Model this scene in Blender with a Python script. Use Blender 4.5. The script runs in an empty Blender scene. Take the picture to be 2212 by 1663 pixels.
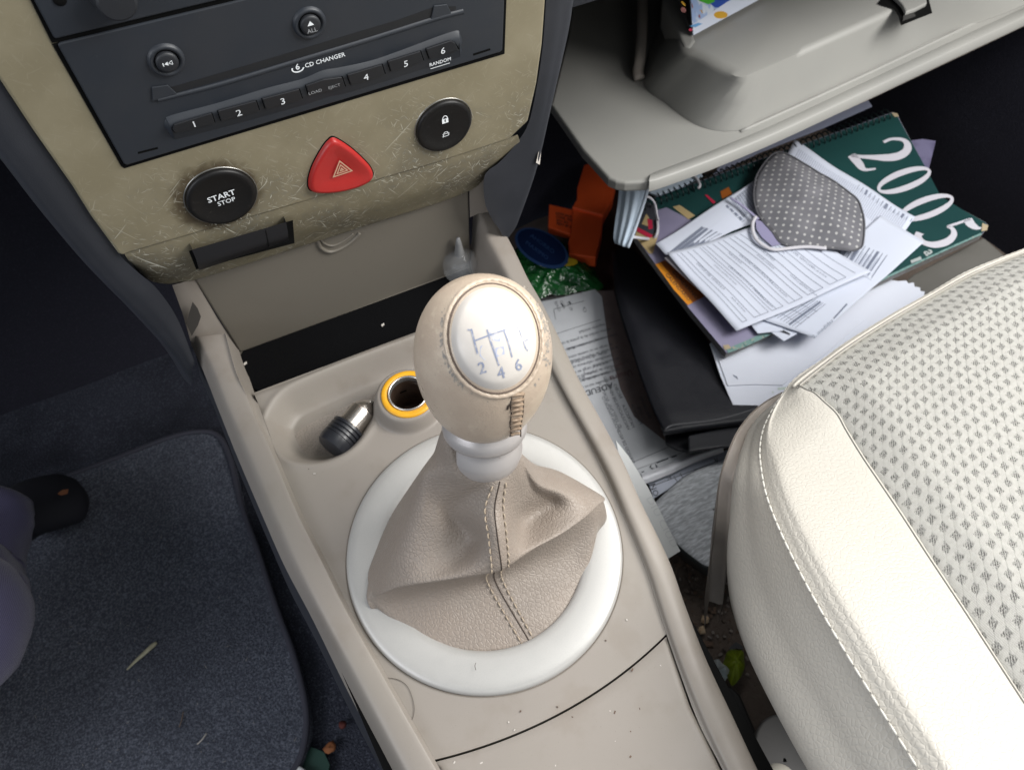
import bpy, math, random
import numpy as np
from mathutils import Matrix, Vector
random.seed(7)
rng = np.random.default_rng(7)
scene = bpy.context.scene
COL = scene.collection

# ------------------------------------------------------------------ camera
F0, CX, CY = 1662.0, 1106.0, 831.5            # focal length and centre, in units of a 2212 px wide picture


def unit(a):
    a = np.asarray(a, float)
    return a / np.linalg.norm(a)


def rc(x, y):
    return np.array([(x - CX) / F0, (CY - y) / F0, -1.0])


_n = -unit(rc(1088, 1810))                     # console normal seen from the camera
_O = rc(1046, 1213) * 0.387                    # middle of the gear lever opening
_up = lambda x, y: rc(x, y) * (np.dot(_n, _O) / np.dot(_n, rc(x, y)))
_e2 = unit(_up(805, 720) - _up(1235, 1600))
_e1 = np.cross(_e2, _n)
SL = math.radians(10)                          # the console climbs 10 degrees towards the dashboard
_Z = _n * math.cos(SL) + _e2 * math.sin(SL)
_Y = _e2 * math.cos(SL) - _n * math.sin(SL)
RM = np.array([_e1, _Y, _Z])                   # camera -> world
OW = np.array([0.0, 0.0, 0.33])                # that middle, 33 cm above the car floor
CAM = RM @ (-_O) + OW
E1 = np.array([1.0, 0, 0])
E2 = np.array([0, math.cos(SL), math.sin(SL)])
EN = np.array([0, -math.sin(SL), math.cos(SL)])

cam = bpy.data.cameras.new('camera')
cam.lens = F0 / 2212 * 36
cam.sensor_width = 36
cam.clip_start = 0.01
cam.clip_end = 50
cam.dof.use_dof = True
cam.dof.focus_distance = 0.36
cam.dof.aperture_fstop = 19
camo = bpy.data.objects.new('camera', cam)
COL.objects.link(camo)
mw = Matrix.Identity(4)
for i in range(3):
    for j in range(3):
        mw[i][j] = RM[i, j]
    mw[i][3] = CAM[i]
camo.matrix_world = mw
scene.camera = camo

# ------------------------------------------------------------------ world, daylight through the car windows, added rear fill lamp
world = bpy.data.worlds.new('World')
scene.world = world
world.use_nodes = True
world.node_tree.nodes['Background'].inputs[0].default_value = (0.80, 0.90, 1.0, 1)
world.node_tree.nodes['Background'].inputs[1].default_value = 0.30
scene.view_settings.view_transform = 'Standard'
scene.view_settings.look = 'None'
scene.view_settings.gamma = 1
scene.view_settings.exposure = 0.0


def window_light(name, loc, target, sx, sy, watts, col):
    l = bpy.data.lights.new(name, 'AREA')
    l.shape = 'RECTANGLE'
    l.size, l.size_y, l.energy, l.color = sx, sy, watts, col
    o = bpy.data.objects.new(name, l)
    COL.objects.link(o)
    o.location = loc
    d = Vector(target) - Vector(loc)
    o.rotation_euler = d.to_track_quat('-Z', 'Y').to_euler()
    return o


window_light('windscreen_light', (0.32, 0.50, 1.24), (0.18, 0.0, 0.33), 1.15, 0.60, 8.0, (1.0, 0.98, 0.945))
window_light('roof_light', (0.40, -0.20, 1.20), (0.20, -0.05, 0.30), 0.55, 0.40, 3.2, (1.0, 0.99, 0.97))
window_light('passenger_window_light', (0.80, -0.36, 0.98), (0.2, -0.10, 0.33), 0.62, 0.42, 17.0, (1.0, 0.985, 0.955))
window_light('driver_window_light', (-1.05, -0.25, 0.95), (0.0, 0.05, 0.25), 0.9, 0.5, 6.8, (0.90, 0.93, 1.0))
window_light('rear_fill_light', (0.1, -1.5, 1.10), (0.0, 0.1, 0.33), 1.2, 0.5, 2.4, (1.0, 0.97, 0.9))  # added fill lamp behind the camera, brightens the trim face

# ------------------------------------------------------------------ pixel -> point on a surface of known place


def ray(x, y):
    return RM @ rc(x, y)


def PL(x, y, p0, nr):
    r = ray(x, y)
    return CAM + r * (np.dot(nr, p0 - CAM) / np.dot(nr, r))


def H(x, y, z):
    return PL(x, y, np.array([0, 0, z]), np.array([0, 0, 1.0]))


def D(x, y, d):
    return CAM + ray(x, y) * d


def K(x, y, h=0.0):                            # console plane raised by h
    return PL(x, y, OW + EN * h, EN)


def V(x, y, v):                                # plane across the car, parallel to the radio face
    return PL(x, y, OW + E2 * v, E2)


def W(u, v, h):
    return OW + E1 * u + E2 * v + EN * h


def L(p):
    d = np.asarray(p) - OW
    return np.array([d @ E1, d @ E2, d @ EN])


# ------------------------------------------------------------------ mesh helpers
ROOT = {}


def props(o, label=None, cat=None, group=None, kind=None):
    if label: o['label'] = label
    if cat: o['category'] = cat
    if group: o['group'] = group
    if kind: o['kind'] = kind
    return o


def thing(name, label, cat, loc, group=None):
    o = bpy.data.objects.new(name, None)
    o.empty_display_size = 0.02
    COL.objects.link(o)
    o.location = tuple(loc)
    ROOT[o.name] = np.array(loc, float)
    return props(o, label, cat, group)


def mk(name, verts, faces, mat, parent=None, smooth=True, uv=None, base=None, auto=None):
    v = np.asarray(verts, float).reshape(-1, 3)
    if parent is not None:
        loc = ROOT[parent.name]
    elif base is not None:
        loc = np.array(base, float)
    else:
        loc = np.array([(v[:, 0].min() + v[:, 0].max()) / 2, (v[:, 1].min() + v[:, 1].max()) / 2, v[:, 2].min()])
    me = bpy.data.meshes.new(name)
    me.from_pydata([tuple(p) for p in (v - loc)], [], [tuple(int(i) for i in f) for f in faces])
    if smooth:
        me.polygons.foreach_set('use_smooth', [True] * len(me.polygons))
        if auto is not None:
            me.set_sharp_from_angle(angle=math.radians(auto))
    if uv is not None:
        uvl = me.uv_layers.new(name='UVMap')
        idx = np.zeros(len(me.loops), int)
        me.loops.foreach_get('vertex_index', idx)
        uvl.data.foreach_set('uv', np.asarray(uv, float)[idx].ravel())
    me.materials.append(mat)
    me.validate()
    o = bpy.data.objects.new(name, me)
    COL.objects.link(o)
    if parent is not None:
        o.parent = parent
    else:
        o.location = tuple(loc)
    ROOT[o.name] = loc
    return o


def fix_normals(o):
    import bmesh
    bm = bmesh.new()
    bm.from_mesh(o.data)
    bmesh.ops.recalc_face_normals(bm, faces=bm.faces)
    bm.to_mesh(o.data)
    bm.free()
    return o


def bevel(o, w, seg=2, ang=35):
    m = o.modifiers.new('bevel', 'BEVEL')
    m.width, m.segments, m.limit_method, m.angle_limit = w, seg, 'ANGLE', math.radians(ang)
    m.harden_normals = False
    return o


def solid(o, t, off=-1):
    m = o.modifiers.new('thickness', 'SOLIDIFY')
    m.thickness, m.offset = t, off
    return o


def gfaces(nr, nc, wr=False, wc=False, flip=False):
    f = []
    for i in range(nr if wr else nr - 1):
        for j in range(nc if wc else nc - 1):
            a, b = i * nc + j, i * nc + (j + 1) % nc
            c, d = ((i + 1) % nr) * nc + (j + 1) % nc, ((i + 1) % nr) * nc + j
            f.append((a, d, c, b) if flip else (a, b, c, d))
    return f


def cr(pts, n, closed=False):
    """Catmull-Rom through pts, n samples, spaced evenly by chord."""
    p = np.asarray(pts, float)
    m = len(p)
    if closed:
        q = np.vstack([p[-1], p, p[0], p[1]])
        segs = m
    else:
        q = np.vstack([2 * p[0] - p[1], p, 2 * p[-1] - p[-2]])
        segs = m - 1
    out = []
    fine = 12
    for s in range(segs):
        p0, p1, p2, p3 = q[s], q[s + 1], q[s + 2], q[s + 3]
        for t in np.linspace(0, 1, fine, endpoint=False):
            out.append(0.5 * ((2 * p1) + (-p0 + p2) * t + (2 * p0 - 5 * p1 + 4 * p2 - p3) * t * t + (-p0 + 3 * p1 - 3 * p2 + p3) * t ** 3))
    out.append(p[0] if closed else p[-1])
    out = np.array(out)
    s = np.concatenate([[0], np.cumsum(np.linalg.norm(np.diff(out, axis=0), axis=1))])
    tt = np.linspace(0, s[-1], n + 1 if closed else n)
    r = np.stack([np.interp(tt, s, out[:, k]) for k in range(out.shape[1])], 1)
    return r[:-1] if closed else r


def crp(pts, ts):
    """Catmull-Rom at parameters ts (0..m-1), no re-spacing."""
    p = np.asarray(pts, float)
    q = np.vstack([2 * p[0] - p[1], p, 2 * p[-1] - p[-2]])
    out = []
    for t in ts:
        s = min(int(t), len(p) - 2)
        t = t - s
        p0, p1, p2, p3 = q[s], q[s + 1], q[s + 2], q[s + 3]
        out.append(0.5 * ((2 * p1) + (-p0 + p2) * t + (2 * p0 - 5 * p1 + 4 * p2 - p3) * t * t + (-p0 + 3 * p1 - 3 * p2 + p3) * t ** 3))
    return np.array(out)


def tube_geo(path, rad, seg=8, caps=True, flat=1.0, upv=None):
    p = np.asarray(path, float)
    n = len(p)
    rad = np.full(n, rad) if np.isscalar(rad) else np.asarray(rad, float)
    T = np.gradient(p, axis=0)
    T /= np.linalg.norm(T, axis=1)[:, None] + 1e-12
    u = np.array(upv if upv is not None else [0.13, 0.21, 1.0])
    vs = []
    side = np.cross(T[0], u)
    for i in range(n):
        if upv is not None:
            side = np.cross(T[i], u)
        else:
            side = side - T[i] * (side @ T[i])
        side = side / (np.linalg.norm(side) + 1e-12)
        up = np.cross(side, T[i])
        for k in range(seg):
            a = 2 * math.pi * k / seg
            vs.append(p[i] + rad[i] * (math.cos(a) * side + flat * math.sin(a) * up))
    f = gfaces(n, seg, wc=True)
    if caps:
        f.append(tuple(range(seg - 1, -1, -1)))
        f.append(tuple((n - 1) * seg + k for k in range(seg)))
    return np.array(vs), f


def tube(name, path, rad, mat, parent=None, seg=8, **k):
    v, f = tube_geo(path, rad, seg, **k)
    return fix_normals(mk(name, v, f, mat, parent))


def lathe_geo(c, axis, prof, seg=48, xd=None):
    ax = unit(axis)
    x = unit(np.cross(ax, [0.3, 0.9, 0.1]) if xd is None else np.asarray(xd) - ax * np.dot(xd, ax))
    y = np.cross(ax, x)
    vs = []
    for r, h in prof:
        for k in range(seg):
            a = 2 * math.pi * k / seg
            vs.append(np.asarray(c) + ax * h + r * (math.cos(a) * x + math.sin(a) * y))
    f = gfaces(len(prof), seg, wc=True)
    return np.array(vs), f


def lathe(name, c, axis, prof, mat, parent=None, seg=48, auto=None, cap=False, **k):
    v, f = lathe_geo(c, axis, prof, seg, **k)
    if cap:
        f.append(tuple((len(prof) - 1) * seg + i for i in range(seg)))
    return fix_normals(mk(name, v, f, mat, parent, auto=auto))


def prism(name, pts, ext, mat, parent=None, bev=0.0, seg=2, smooth=False, auto=None):
    p = np.asarray(pts, float)
    n = len(p)
    v = np.vstack([p, p + np.asarray(ext)])
    f = [tuple(range(n)), tuple(range(2 * n - 1, n - 1, -1))]
    for i in range(n):
        j = (i + 1) % n
        f.append((i, i + n, j + n, j))
    o = fix_normals(mk(name, v, f, mat, parent, smooth=smooth, auto=auto))
    if bev:
        bevel(o, bev, seg)
    return o


def join(geos):
    vs, fs, k = [], [], 0
    for v, f in geos:
        vs.append(np.asarray(v))
        fs += [tuple(i + k for i in q) for q in f]
        k += len(v)
    return np.vstack(vs), fs


def box_geo(c, ax, half):
    c = np.asarray(c)
    a, b, d = [np.asarray(q) * h for q, h in zip(ax, half)]
    v = [c + sx * a + sy * b + sz * d for sz in (-1, 1) for sy in (-1, 1) for sx in (-1, 1)]
    return np.array(v), [(0, 2, 3, 1), (4, 5, 7, 6), (0, 1, 5, 4), (2, 6, 7, 3), (0, 4, 6, 2), (1, 3, 7, 5)]


def box(name, lo, hi, mat, parent=None, bev=0.0, ax=None):
    lo, hi = np.array(lo, float), np.array(hi, float)
    v, f = box_geo((lo + hi) / 2, np.eye(3), (hi - lo) / 2)
    o = fix_normals(mk(name, v, f, mat, parent, smooth=False))
    if bev:
        bevel(o, bev)
    return o


# flat print: letters and strips laid on a surface given as pixel -> point
_tc = {}


def text2d(s, align='CENTER', res=2):
    key = (s, align, res)
    if key not in _tc:
        c = bpy.data.curves.new('lettering', 'FONT')
        c.body = s
        c.align_x = align
        c.resolution_u = res
        c.fill_mode = 'FRONT'
        o = bpy.data.objects.new('lettering', c)
        m = bpy.data.meshes.new_from_object(o)
        v = np.array([(q.co.x, q.co.y) for q in m.vertices])
        f = [tuple(p.vertices) for p in m.polygons]
        bpy.data.objects.remove(o)
        bpy.data.curves.remove(c)
        bpy.data.meshes.remove(m)
        _tc[key] = (v, f)
    return _tc[key]


def text_geo(s, at, ex, ey, surf, align='CENTER', bold=0.0):
    v, f = text2d(s, align)
    at, ex, ey = np.array(at, float), np.array(ex, float), np.array(ey, float)
    geos = []
    for d in ((0, 0),) if not bold else ((-bold, 0), (bold, 0), (0, bold), (0, -bold)):
        geos.append((np.array([surf(*(at + ex * (a + d[0]) + ey * (b + d[1]))) for a, b in v]), f))
    if bold:                                    # offset copies need their own tiny layers
        geos = [(g[0] + (CAM - g[0]) / np.linalg.norm(CAM - g[0], axis=1)[:, None] * 1e-5 * k, g[1]) for k, g in enumerate(geos)]
    return join(geos)


def strip_geo(pts, w, surf, n=0):
    """A thin band of pixel width w along the pixel polyline pts."""
    p = np.array(pts, float)
    if n:
        p = cr(p, n)
    t = np.gradient(p, axis=0)
    t /= np.linalg.norm(t, axis=1)[:, None] + 1e-9
    nn = np.stack([-t[:, 1], t[:, 0]], 1)
    w = np.full(len(p), w) if np.isscalar(w) else np.asarray(w)
    v = []
    for q, m, ww in zip(p, nn, w):
        v.append(surf(*(q + m * ww / 2)))
        v.append(surf(*(q - m * ww / 2)))
    return np.array(v), [(2 * i, 2 * i + 1, 2 * i + 3, 2 * i + 2) for i in range(len(p) - 1)]


def poly_geo(pts, surf):
    return np.array([surf(*p) for p in pts]), [tuple(range(len(pts)))]


def orient(o):                                  # flat print: make every face look at the camera's side
    me = o.data
    loc = ROOT[o.name]
    fl = [p.index for p in me.polygons if np.dot(np.array(p.normal), CAM - loc - np.array(p.center)) < 0]
    if fl:
        import bmesh
        bm = bmesh.new()
        bm.from_mesh(me)
        bm.faces.ensure_lookup_table()
        bmesh.ops.reverse_faces(bm, faces=[bm.faces[i] for i in fl])
        bm.to_mesh(me)
        bm.free()
    return o


def pr(name, geo, mat, parent, kind=None):
    o = orient(mk(name, geo[0], geo[1], mat, parent, smooth=False))
    if kind: o['kind'] = kind
    return o


def lift(surf, d):                              # a surface lifted by d towards the viewer's side
    def s(x, y):
        p = surf(x, y)
        return p + unit(CAM - p) * d
    return s


def inside(px, py, poly):
    poly = np.asarray(poly)
    c = np.zeros(px.shape, bool)
    j = len(poly) - 1
    for i in range(len(poly)):
        xi, yi, xj, yj = *poly[i], *poly[j]
        k = ((yi > py) != (yj > py)) & (px < (xj - xi) * (py - yi) / (yj - yi + 1e-15) + xi)
        c ^= k
        j = i
    return c


def sdist(px, py, poly):                        # signed distance, positive inside
    poly = np.asarray(poly)
    d = np.full(px.shape, 1e9)
    for i in range(len(poly)):
        a, b = poly[i - 1], poly[i]
        ab = b - a
        t = np.clip(((px - a[0]) * ab[0] + (py - a[1]) * ab[1]) / (ab @ ab + 1e-15), 0, 1)
        d = np.minimum(d, np.hypot(px - a[0] - t * ab[0], py - a[1] - t * ab[1]))
    return np.where(inside(px, py, poly), d, -d)


def sst(a, b, x):
    t = np.clip((x - a) / (b - a), 0, 1)
    return t * t * (3 - 2 * t)

# ------------------------------------------------------------------ materials
class NT:
    def __init__(s, name):
        s.m = bpy.data.materials.new(name)
        s.m.use_nodes = True
        s.t = s.m.node_tree
        s.b = s.t.nodes['Principled BSDF']
        s.co = s.t.nodes.new('ShaderNodeTexCoord')

    def n(s, typ, ins=None, **k):
        nd = s.t.nodes.new(typ)
        for a, v in k.items():
            setattr(nd, a, v)
        for a, v in (ins or {}).items():
            if hasattr(v, 'node'):
                s.t.links.new(v, nd.inputs[a])
            else:
                nd.inputs[a].default_value = v
        return nd

    def set(s, a, v):
        if hasattr(v, 'node'):
            s.t.links.new(v, s.b.inputs[a])
        else:
            s.b.inputs[a].default_value = v

    def vec(s, uv=False, scale=None, rot=None):
        o = s.co.outputs['UV' if uv else 'Object']
        if scale is None and rot is None:
            return o
        return s.n('ShaderNodeMapping', {'Vector': o, 'Scale': scale or (1, 1, 1), 'Rotation': rot or (0, 0, 0)}).outputs[0]

    def noise(s, scale, detail=3, rough=.55, v=None, uv=False):
        return s.n('ShaderNodeTexNoise', {'Vector': v or s.vec(uv), 'Scale': scale, 'Detail': detail, 'Roughness': rough}).outputs[0]

    def ramp(s, fac, lo, hi, a=0.0, b=1.0):
        return s.n('ShaderNodeMapRange', {0: fac, 1: lo, 2: hi, 3: a, 4: b}, interpolation_type='SMOOTHSTEP').outputs[0]

    def mix(s, fac, a, b):
        nd = s.t.nodes.new('ShaderNodeMix')
        nd.data_type = 'RGBA'
        for i, v in ((0, fac), (6, a), (7, b)):
            if hasattr(v, 'node'):
                s.t.links.new(v, nd.inputs[i])
            else:
                nd.inputs[i].default_value = v if i == 0 else (*v, 1)[:4]
        return nd.outputs[2]

    def math(s, op, a, b=0.0, c=0.0):
        return s.n('ShaderNodeMath', {0: a, 1: b, 2: c}, operation=op).outputs[0]

    def bump(s, h, dist, strength=1.0, prev=None):
        ins = {'Height': h, 'Distance': dist, 'Strength': strength}
        if prev is not None:
            ins['Normal'] = prev
        return s.n('ShaderNodeBump', ins).outputs[0]


def leather(t, scale, v=None, uv=False):
    src = v or t.vec(uv)
    wob = t.n('ShaderNodeTexNoise', {'Vector': src, 'Scale': scale * .5, 'Detail': 2}).outputs[1]
    p = t.n('ShaderNodeMix', {0: .0012, 4: src, 5: wob}, data_type='VECTOR')
    p.inputs[0].default_value = 1.2 / scale * .45
    vo = t.n('ShaderNodeTexVoronoi', {'Vector': p.outputs[1], 'Scale': scale}, feature='DISTANCE_TO_EDGE').outputs[0]
    return t.ramp(vo, 0.0, 0.22)


def M(name, col, rough=.5, metal=0.0, spec=.5, var=(), bumps=(), rv=None, coat=0, sheen=0, uv=False):
    t = NT(name)
    c = (*col, 1)
    for sc, col2, lo, hi, amt in var:
        f = t.math('MULTIPLY', t.ramp(t.noise(sc, 4, uv=uv), lo, hi), amt)
        c = t.mix(f, c if hasattr(c, 'node') else c[:3], col2)
    t.set('Base Color', c)
    if rv:
        t.set('Roughness', t.ramp(t.noise(rv[0], 3, uv=uv), .3, .7, rv[1], rv[2]))
    else:
        t.set('Roughness', rough)
    t.set('Metallic', metal)
    t.set('Specular IOR Level', spec)
    if coat:
        t.set('Coat Weight', coat)
    if sheen:
        t.set('Sheen Weight', sheen)
        t.set('Sheen Roughness', .5)
    p = None
    for typ, sc, dist, st in bumps:
        h = leather(t, sc, uv=uv) if typ == 'leather' else t.noise(sc, 3 if typ == 'noise' else 1, uv=uv)
        p = t.bump(h, dist, st, p)
    if p is not None:
        t.set('Normal', p)
    return t.m


BEIGE = M('beige_plastic', (.240, .213, .187), .46, spec=.42,
          var=[(9, (.240, .217, .185), .4, .7, .7), (1500, (.16, .13, .105), .66, .72, .5), (45, (.205, .175, .145), .52, .72, .5)],
          bumps=[('noise', 2600, .00005, .7)], rv=(35, .40, .55))
FLAP = M('storage_flap_plastic', (.165, .148, .122), .5, var=[(12, (.14, .122, .10), .4, .7, .7), (500, (.10, .08, .07), .68, .74, .5)], bumps=[('noise', 2600, .00004, .7)])
GREYBEIGE = M('glovebox_plastic', (.30, .295, .275), .5, var=[(7, (.265, .262, .247), .4, .7, .6)], bumps=[('noise', 2000, .00004, .6)])
SEATPLAST = M('seat_trim_plastic', (.40, .355, .315), .5, var=[(20, (.31, .265, .23), .4, .7, .6)], bumps=[('leather', 900, .00010, .5)])
DARKPL = M('dark_soft_plastic', (.022, .024, .030), .55, var=[(25, (.032, .034, .042), .4, .7, .6)], bumps=[('noise', 1700, .00008, .8)])
RADIO = M('radio_face_plastic', (.021, .025, .032), .45, var=[(30, (.028, .030, .035), .4, .7, .6), (1300, (.10, .10, .11), .70, .76, .5)], bumps=[('noise', 3000, .00003, .6)])
BUTTON = M('button_rubber', (.017, .0185, .022), .5, var=[(900, (.05, .05, .055), .66, .76, .5)], bumps=[('noise', 2500, .00003, .5)])
GLOSSBLK = M('start_button_plastic', (.0065, .006, .006), .45, spec=.35, var=[(600, (.03, .028, .027), .6, .75, .6)])
BLACK = M('black_gap', (.004, .004, .004), .8, spec=.1)
CARDBLK = M('card_reader_plastic', (.014, .014, .016), .42, spec=.3, var=[(80, (.05, .045, .04), .6, .75, .5)])
WHITEPRINT = M('white_print', (.82, .85, .87), .6)
GREYPRINT = M('worn_grey_print', (.33, .34, .35), .6)
RED = M('red_hazard_plastic', (.40, .020, .018), .36, var=[(30, (.32, .016, .016), .4, .7, .6), (700, (.6, .2, .17), .72, .78, .4)], bumps=[('noise', 900, .00003, .5)])
HAZPRINT = M('hazard_triangle_print', (.52, .33, .22), .55)
CHROME = M('worn_chrome', (.28, .275, .26), .35, metal=.9, var=[(200, (.3, .28, .25), .5, .7, .6)])
SILVER = M('silver_painted_plastic', (.425, .415, .395), .36, metal=.2, var=[(6, (.40, .39, .375), .4, .7, .6), (2200, (.36, .355, .345), .45, .65, .35), (600, (.33, .30, .26), .71, .76, .5)], rv=(300, .33, .42), bumps=[('noise', 2500, .00002, .5)])
COLLAR = M('collar_metal', (.46, .43, .415), .36, metal=.3, var=[(110, (.30, .21, .16), .66, .74, .7), (20, (.40, .375, .36), .4, .7, .5)])
BOOT = M('boot_leather', (.268, .222, .186), .50, spec=.40, var=[(22, (.222, .19, .163), .35, .7, .7), (70, (.285, .245, .21), .45, .7, .5)], bumps=[('leather', 500, .00026, .6), ('noise', 60, .0006, .35)])
STITCH = M('tan_thread', (.36, .29, .215), .7)
DKSTITCH = M('dark_seam', (.045, .030, .022), .8)
WTHREAD = M('cream_thread', (.55, .53, .48), .65)
MATBLK = M('black_rubber_mat', (.0035, .0035, .004), .95, spec=.06, var=[(1500, (.008, .008, .008), .5, .7, .5)], bumps=[('noise', 1500, .0002, .8)])
YELLOW = M('yellow_socket_ring', (.72, .36, .018), .35, var=[(90, (.60, .28, .012), .4, .7, .6)])
SOCKIN = M('socket_liner', (.11, .070, .050), .38, metal=.6, var=[(150, (.05, .03, .022), .4, .7, .8)])
BRIGHTMET = M('bright_metal', (.72, .70, .67), .24, metal=.9, var=[(120, (.5, .47, .42), .5, .7, .5)])
NICKEL = M('nickel_plug', (.50, .46, .42), .26, metal=.95)
GRIP = M('black_grip_plastic', (.014, .015, .019), .33)
SEATLEA = M('seat_leather', (.435, .412, .370), .36, spec=.45, var=[(7, (.41, .385, .34), .4, .7, .7)], bumps=[('leather', 420, .00022, .55), ('noise', 30, .0010, .3)], rv=(25, .36, .48))
PIPING = M('seat_piping', (.42, .395, .35), .42, bumps=[('leather', 600, .00015, .5)])
CARPET = M('dark_carpet', (.045, .048, .064), .95, spec=.1, var=[(560, (.125, .134, .168), .5, .7, .8), (8, (.008, .008, .011), .4, .7, .6)], bumps=[('noise', 500, .003, 1.0)])
FLOORDIRT = M('dirty_floor', (.125, .100, .085), .95, spec=.12, var=[(60, (.16, .128, .105), .45, .7, .6), (900, (.085, .066, .055), .66, .74, .5), (14, (.075, .060, .052), .45, .7, .7)], bumps=[('noise', 350, .0018, .8)])
FLOORMAT = None
WALLDARK = M('footwell_lining', (.020, .020, .028), .95, spec=.1, var=[(600, (.034, .034, .046), .5, .7, .7)], bumps=[('noise', 700, .001, 1.0)])
PAPER = M('white_paper', (.56, .595, .69), .75, spec=.2, var=[(12, (.57, .60, .70), .4, .7, .6)], bumps=[('noise', 25, .0015, .25)])
PAPERDIM = M('sleeved_paper', (.56, .575, .60), .45, var=[(25, (.49, .50, .53), .4, .7, .6)], bumps=[('noise', 30, .002, .4)])
ENVELOPE = M('envelope_paper', (.63, .655, .735), .8, spec=.2, var=[(9, (.58, .605, .69), .4, .7, .6)], bumps=[('noise', 18, .002, .3)])
INK = M('printed_ink', (.17, .19, .25), .8, spec=.1)
INKLT = M('faint_printed_ink', (.27, .295, .38), .8, spec=.1)
INKDK = M('dark_ink', (.028, .03, .04), .8)
MAROON = M('maroon_ink', (.10, .035, .035), .8)
GREEN = M('calendar_green_card', (.012, .050, .048), .30, var=[(10, (.010, .040, .042), .4, .7, .6)], bumps=[('noise', 40, .0008, .3)])
LAV = M('calendar_lavender_card', (.24, .225, .33), .5, var=[(15, (.17, .155, .25), .4, .7, .6)])
TAN = M('calendar_tan_print', (.40, .30, .15), .6)
ORANGEP = M('calendar_orange_print', (.62, .23, .012), .5)
ORANGED = M('calendar_brown_orange_print', (.27, .075, .008), .5)
REDP = M('calendar_red_print', (.42, .015, .05), .5)
PAGES = M('calendar_page_block', (.23, .225, .22), .8, var=[(300, (.13, .12, .12), .4, .7, .8)])
TEALEDGE = M('worn_teal_edge', (.14, .25, .235), .6, var=[(160, (.42, .34, .26), .6, .7, .8), (260, (.03, .09, .085), .5, .7, .8)])
PALELET = M('pale_lilac_print', (.50, .47, .50), .5)
COIL = M('dark_wire_coil', (.012, .022, .024), .35, metal=.5)
ORANGE = M('orange_card', (.80, .105, .022), .5, var=[(14, (.66, .08, .018), .4, .7, .7)])
BROWN = M('brown_card', (.075, .030, .024), .8, var=[(40, (.05, .022, .018), .4, .7, .7)])
GREENBAG = M('green_foil_bag', (.015, .115, .028), .16, var=[(35, (.004, .030, .010), .4, .65, .8), (50, (.05, .21, .03), .6, .75, .5)], bumps=[('noise', 55, .006, .8)])
BLUEPRINT = M('blue_bag_print', (.006, .014, .05), .25)
LBLUE = M('light_blue_rim_print', (.02, .05, .14), .3)
YPRINT = M('yellow_bag_print', (.48, .33, .02), .4)
WALLET = M('black_leather', (.009, .0095, .0135), .46, spec=.5, bumps=[('leather', 800, .00014, .6), ('noise', 50, .001, .3)], rv=(30, .42, .55))
SURGBLUE = M('blue_mask_cloth', (.45, .53, .62), .85, var=[(40, (.37, .46, .57), .4, .7, .7)], bumps=[('noise', 500, .0003, .6)])
STRAP = M('white_elastic', (.55, .54, .58), .8)
FELT = None
WHITEPL = M('white_card', (.66, .67, .66), .55, var=[(12, (.60, .61, .61), .4, .7, .6)])
RUBBER = M('dark_rubber_rim', (.03, .034, .035), .5)
GREYBOX = M('grey_box_card', (.10, .095, .085), .7, var=[(25, (.085, .08, .07), .4, .7, .6)])
GREYPL = M('grey_seat_foot_plastic', (.16, .155, .152), .55, bumps=[('noise', 1500, .0001, .7)])
CREAMPL = M('cream_plastic', (.58, .55, .48), .4)
LIME = M('lime_wrapper', (.20, .27, .012), .3, var=[(60, (.12, .18, .008), .4, .7, .7)], bumps=[('noise', 90, .003, .6)])
CRUMB = M('pale_crumb', (.55, .42, .28), .85, var=[(300, (.40, .22, .12), .4, .7, .7)])
STRAW = M('dry_straw', (.40, .38, .27), .6, var=[(200, (.30, .27, .18), .4, .7, .7)])
HAIR = M('dark_hair', (.05, .035, .025), .4)
DUST = M('pale_dust', (.5, .46, .42), .9)
SHOE = M('dark_shoe', (.010, .010, .016), .8)
ORTIP = M('orange_tip', (.33, .13, .06), .7)
BLUECLOTH = None


def clear_mat():
    t = NT('clear_plastic')
    t.set('Base Color', (.8, .82, .84, 1))
    t.set('Roughness', .12)
    t.set('Alpha', .13)
    return t.m


CLEAR = clear_mat()


def sleeve_mat():
    t = NT('clear_sleeve_film')
    t.set('Base Color', (.75, .78, .84, 1))
    t.set('Roughness', .12)
    t.set('Alpha', .07)
    t.set('Specular IOR Level', .8)
    t.set('Normal', t.bump(t.noise(22, 3), .004, .8))
    return t.m


SLEEVE = sleeve_mat()


def amber_sleeve():
    t = NT('brown_tinted_sleeve_film')
    t.set('Base Color', (.16, .075, .06, 1))
    t.set('Roughness', .25)
    t.set('Alpha', .62)
    return t.m


BROWNFILM = amber_sleeve()


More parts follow.
